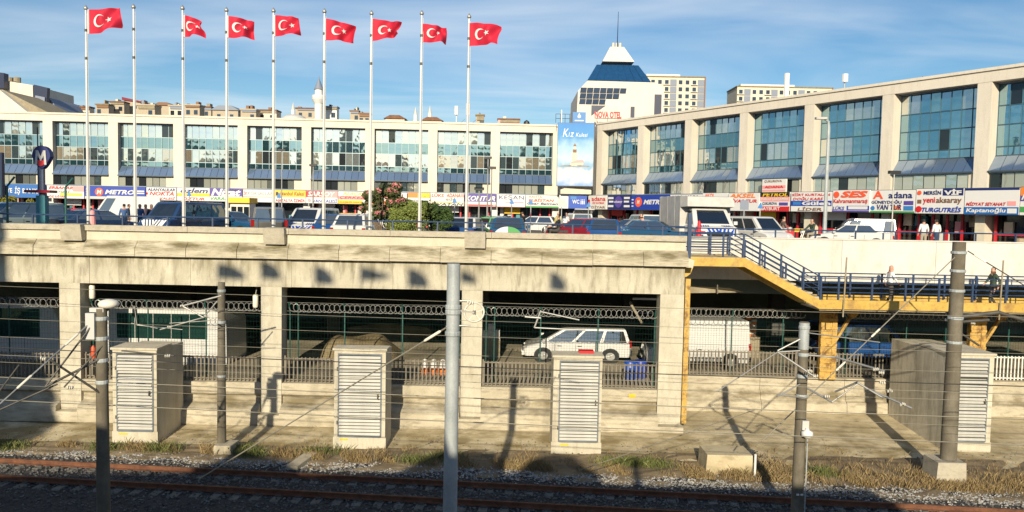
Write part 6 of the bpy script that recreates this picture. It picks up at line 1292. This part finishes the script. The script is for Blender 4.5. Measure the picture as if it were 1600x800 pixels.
# cantilever brackets: steel tubes with insulators
def cantilever(label, segs, Y, knots=(), mat='steel'):
    P_ = [(atY(*a[:2],a[2] if len(a)>2 else Y), atY(*b[:2],b[2] if len(b)>2 else Y), r) for a, b, r in segs]
    t = thing('cantilever_arm', label, 'bracket', P_[0][0])
    for a, b, r in P_: MB().tube([a,b], r, 8).build('tube', mat, t, smooth=60)
    for k in knots:
        c = atY(*k[:2], k[2] if len(k)>2 else Y)
        q = MB()
        for i in range(3): q.lathe([(.015,-.015),(.042,-.008),(.042,.008),(.015,.015)], (c.x+(i-1)*.05, c.y, c.z+random.uniform(-.02,.02)), 8, 'x')
        q.build('insulator', 'insulator', t)
cantilever('steel cantilever fixed to the slim brown pole above the first cabinet', [((346,462),(285,478),.03),((285,478),(318,496),.025),((340,470),(318,496),.02),((318,496),(250,515),.022),((346,500),(265,505),.012),((246,513),(205,505),.012),((210,478),(214,508),.012),((214,508),(285,515),.012)], 25.5, [(285,478),(265,511),(322,494)])
cantilever('steel cantilever below the lamp of the left mast', [((158,560),(70,605,18.5),.030),((70,605,18.5),(150,500),.022),((158,615),(75,560,18.5),.028),((160,540),(100,605,18.6),.02),((190,548),(272,556),.020),((0,640,18),(90,600,18.6),.022),((0,610,18),(30,570,18),.02)], 19.2, [(68,560,18.5),(110,605,18.6),(262,556)],'steel_dark')
cantilever('steel bracket frame on the left of the grey mast', [((1250,548),(1215,550),.022),((1215,550),(1275,590,20.5),.028),((1250,530),(1215,548),.025),((1215,550),(1120,612,20.5),.015),((1250,600),(1214,620,20.8),.020),((1214,617,20.8),(1262,622),.020)], 21.1, [(1265,580,20.6),(1274,588,20.5)])
cantilever('long steel cantilever reaching right from the grey mast', [((1262,555),(1305,558),.025),((1305,558),(1382,580,20),.03),((1262,607),(1300,628,20.5),.03),((1305,612),(1340,597,20.5),.028),((1340,598,20.4),(1380,622,20),.028),((1352,606,20.4),(1425,638,19.5),.03),((1300,628,20.5),(1340,600,20.4),.018),((1262,520),(1375,535,20),.016)], 21.1, [(1368,577,20),(1377,582,20),(1292,620,20.6),(1390,610,20),(1378,598,20),(1410,632,19.6)])
cantilever('dark cantilever and cable bundle behind the tall right mast', [((1500,492),(1478,490),.06),((1500,495),(1560,488),.07),((1560,488),(1600,500),.06),((1500,503),(1545,500),.05),((1500,520),(1530,540),.035),((1480,488),(1490,512),.04)], 25.6, [(1490,510),(1520,505),(1480,500)],'steel_dark')
cantilever('small steel bracket with loop at the thick grey pole', [((700,470),(735,470),.018),((697,510),(735,508),.018),((820,495),(845,497),.02),((845,485,18),(835,512,18),.022),((835,512,18),(915,516,18),.018),((845,487,18),(905,500,18),.018)], 16, [(735,472)])
# low shelter plank above the panel van
t = thing('plank_shelf', 'pale plank shelf hanging in the dark under the stair bridge', 'shelf', (8.5,33.5,-1.1)); MB().add([tuple(atY(1070,447,33)),tuple(atY(1140,450,33)),tuple(atY(1163,457,33.6)),tuple(atY(1070,458,33))],[(0,1,2,3)]).xf(lambda v: v).build('plank', 'old_pipe', t); MB().tube([atY(1121,444,33),atY(1121,459,33)], .03, 6).build('hanger', 'picket', t)
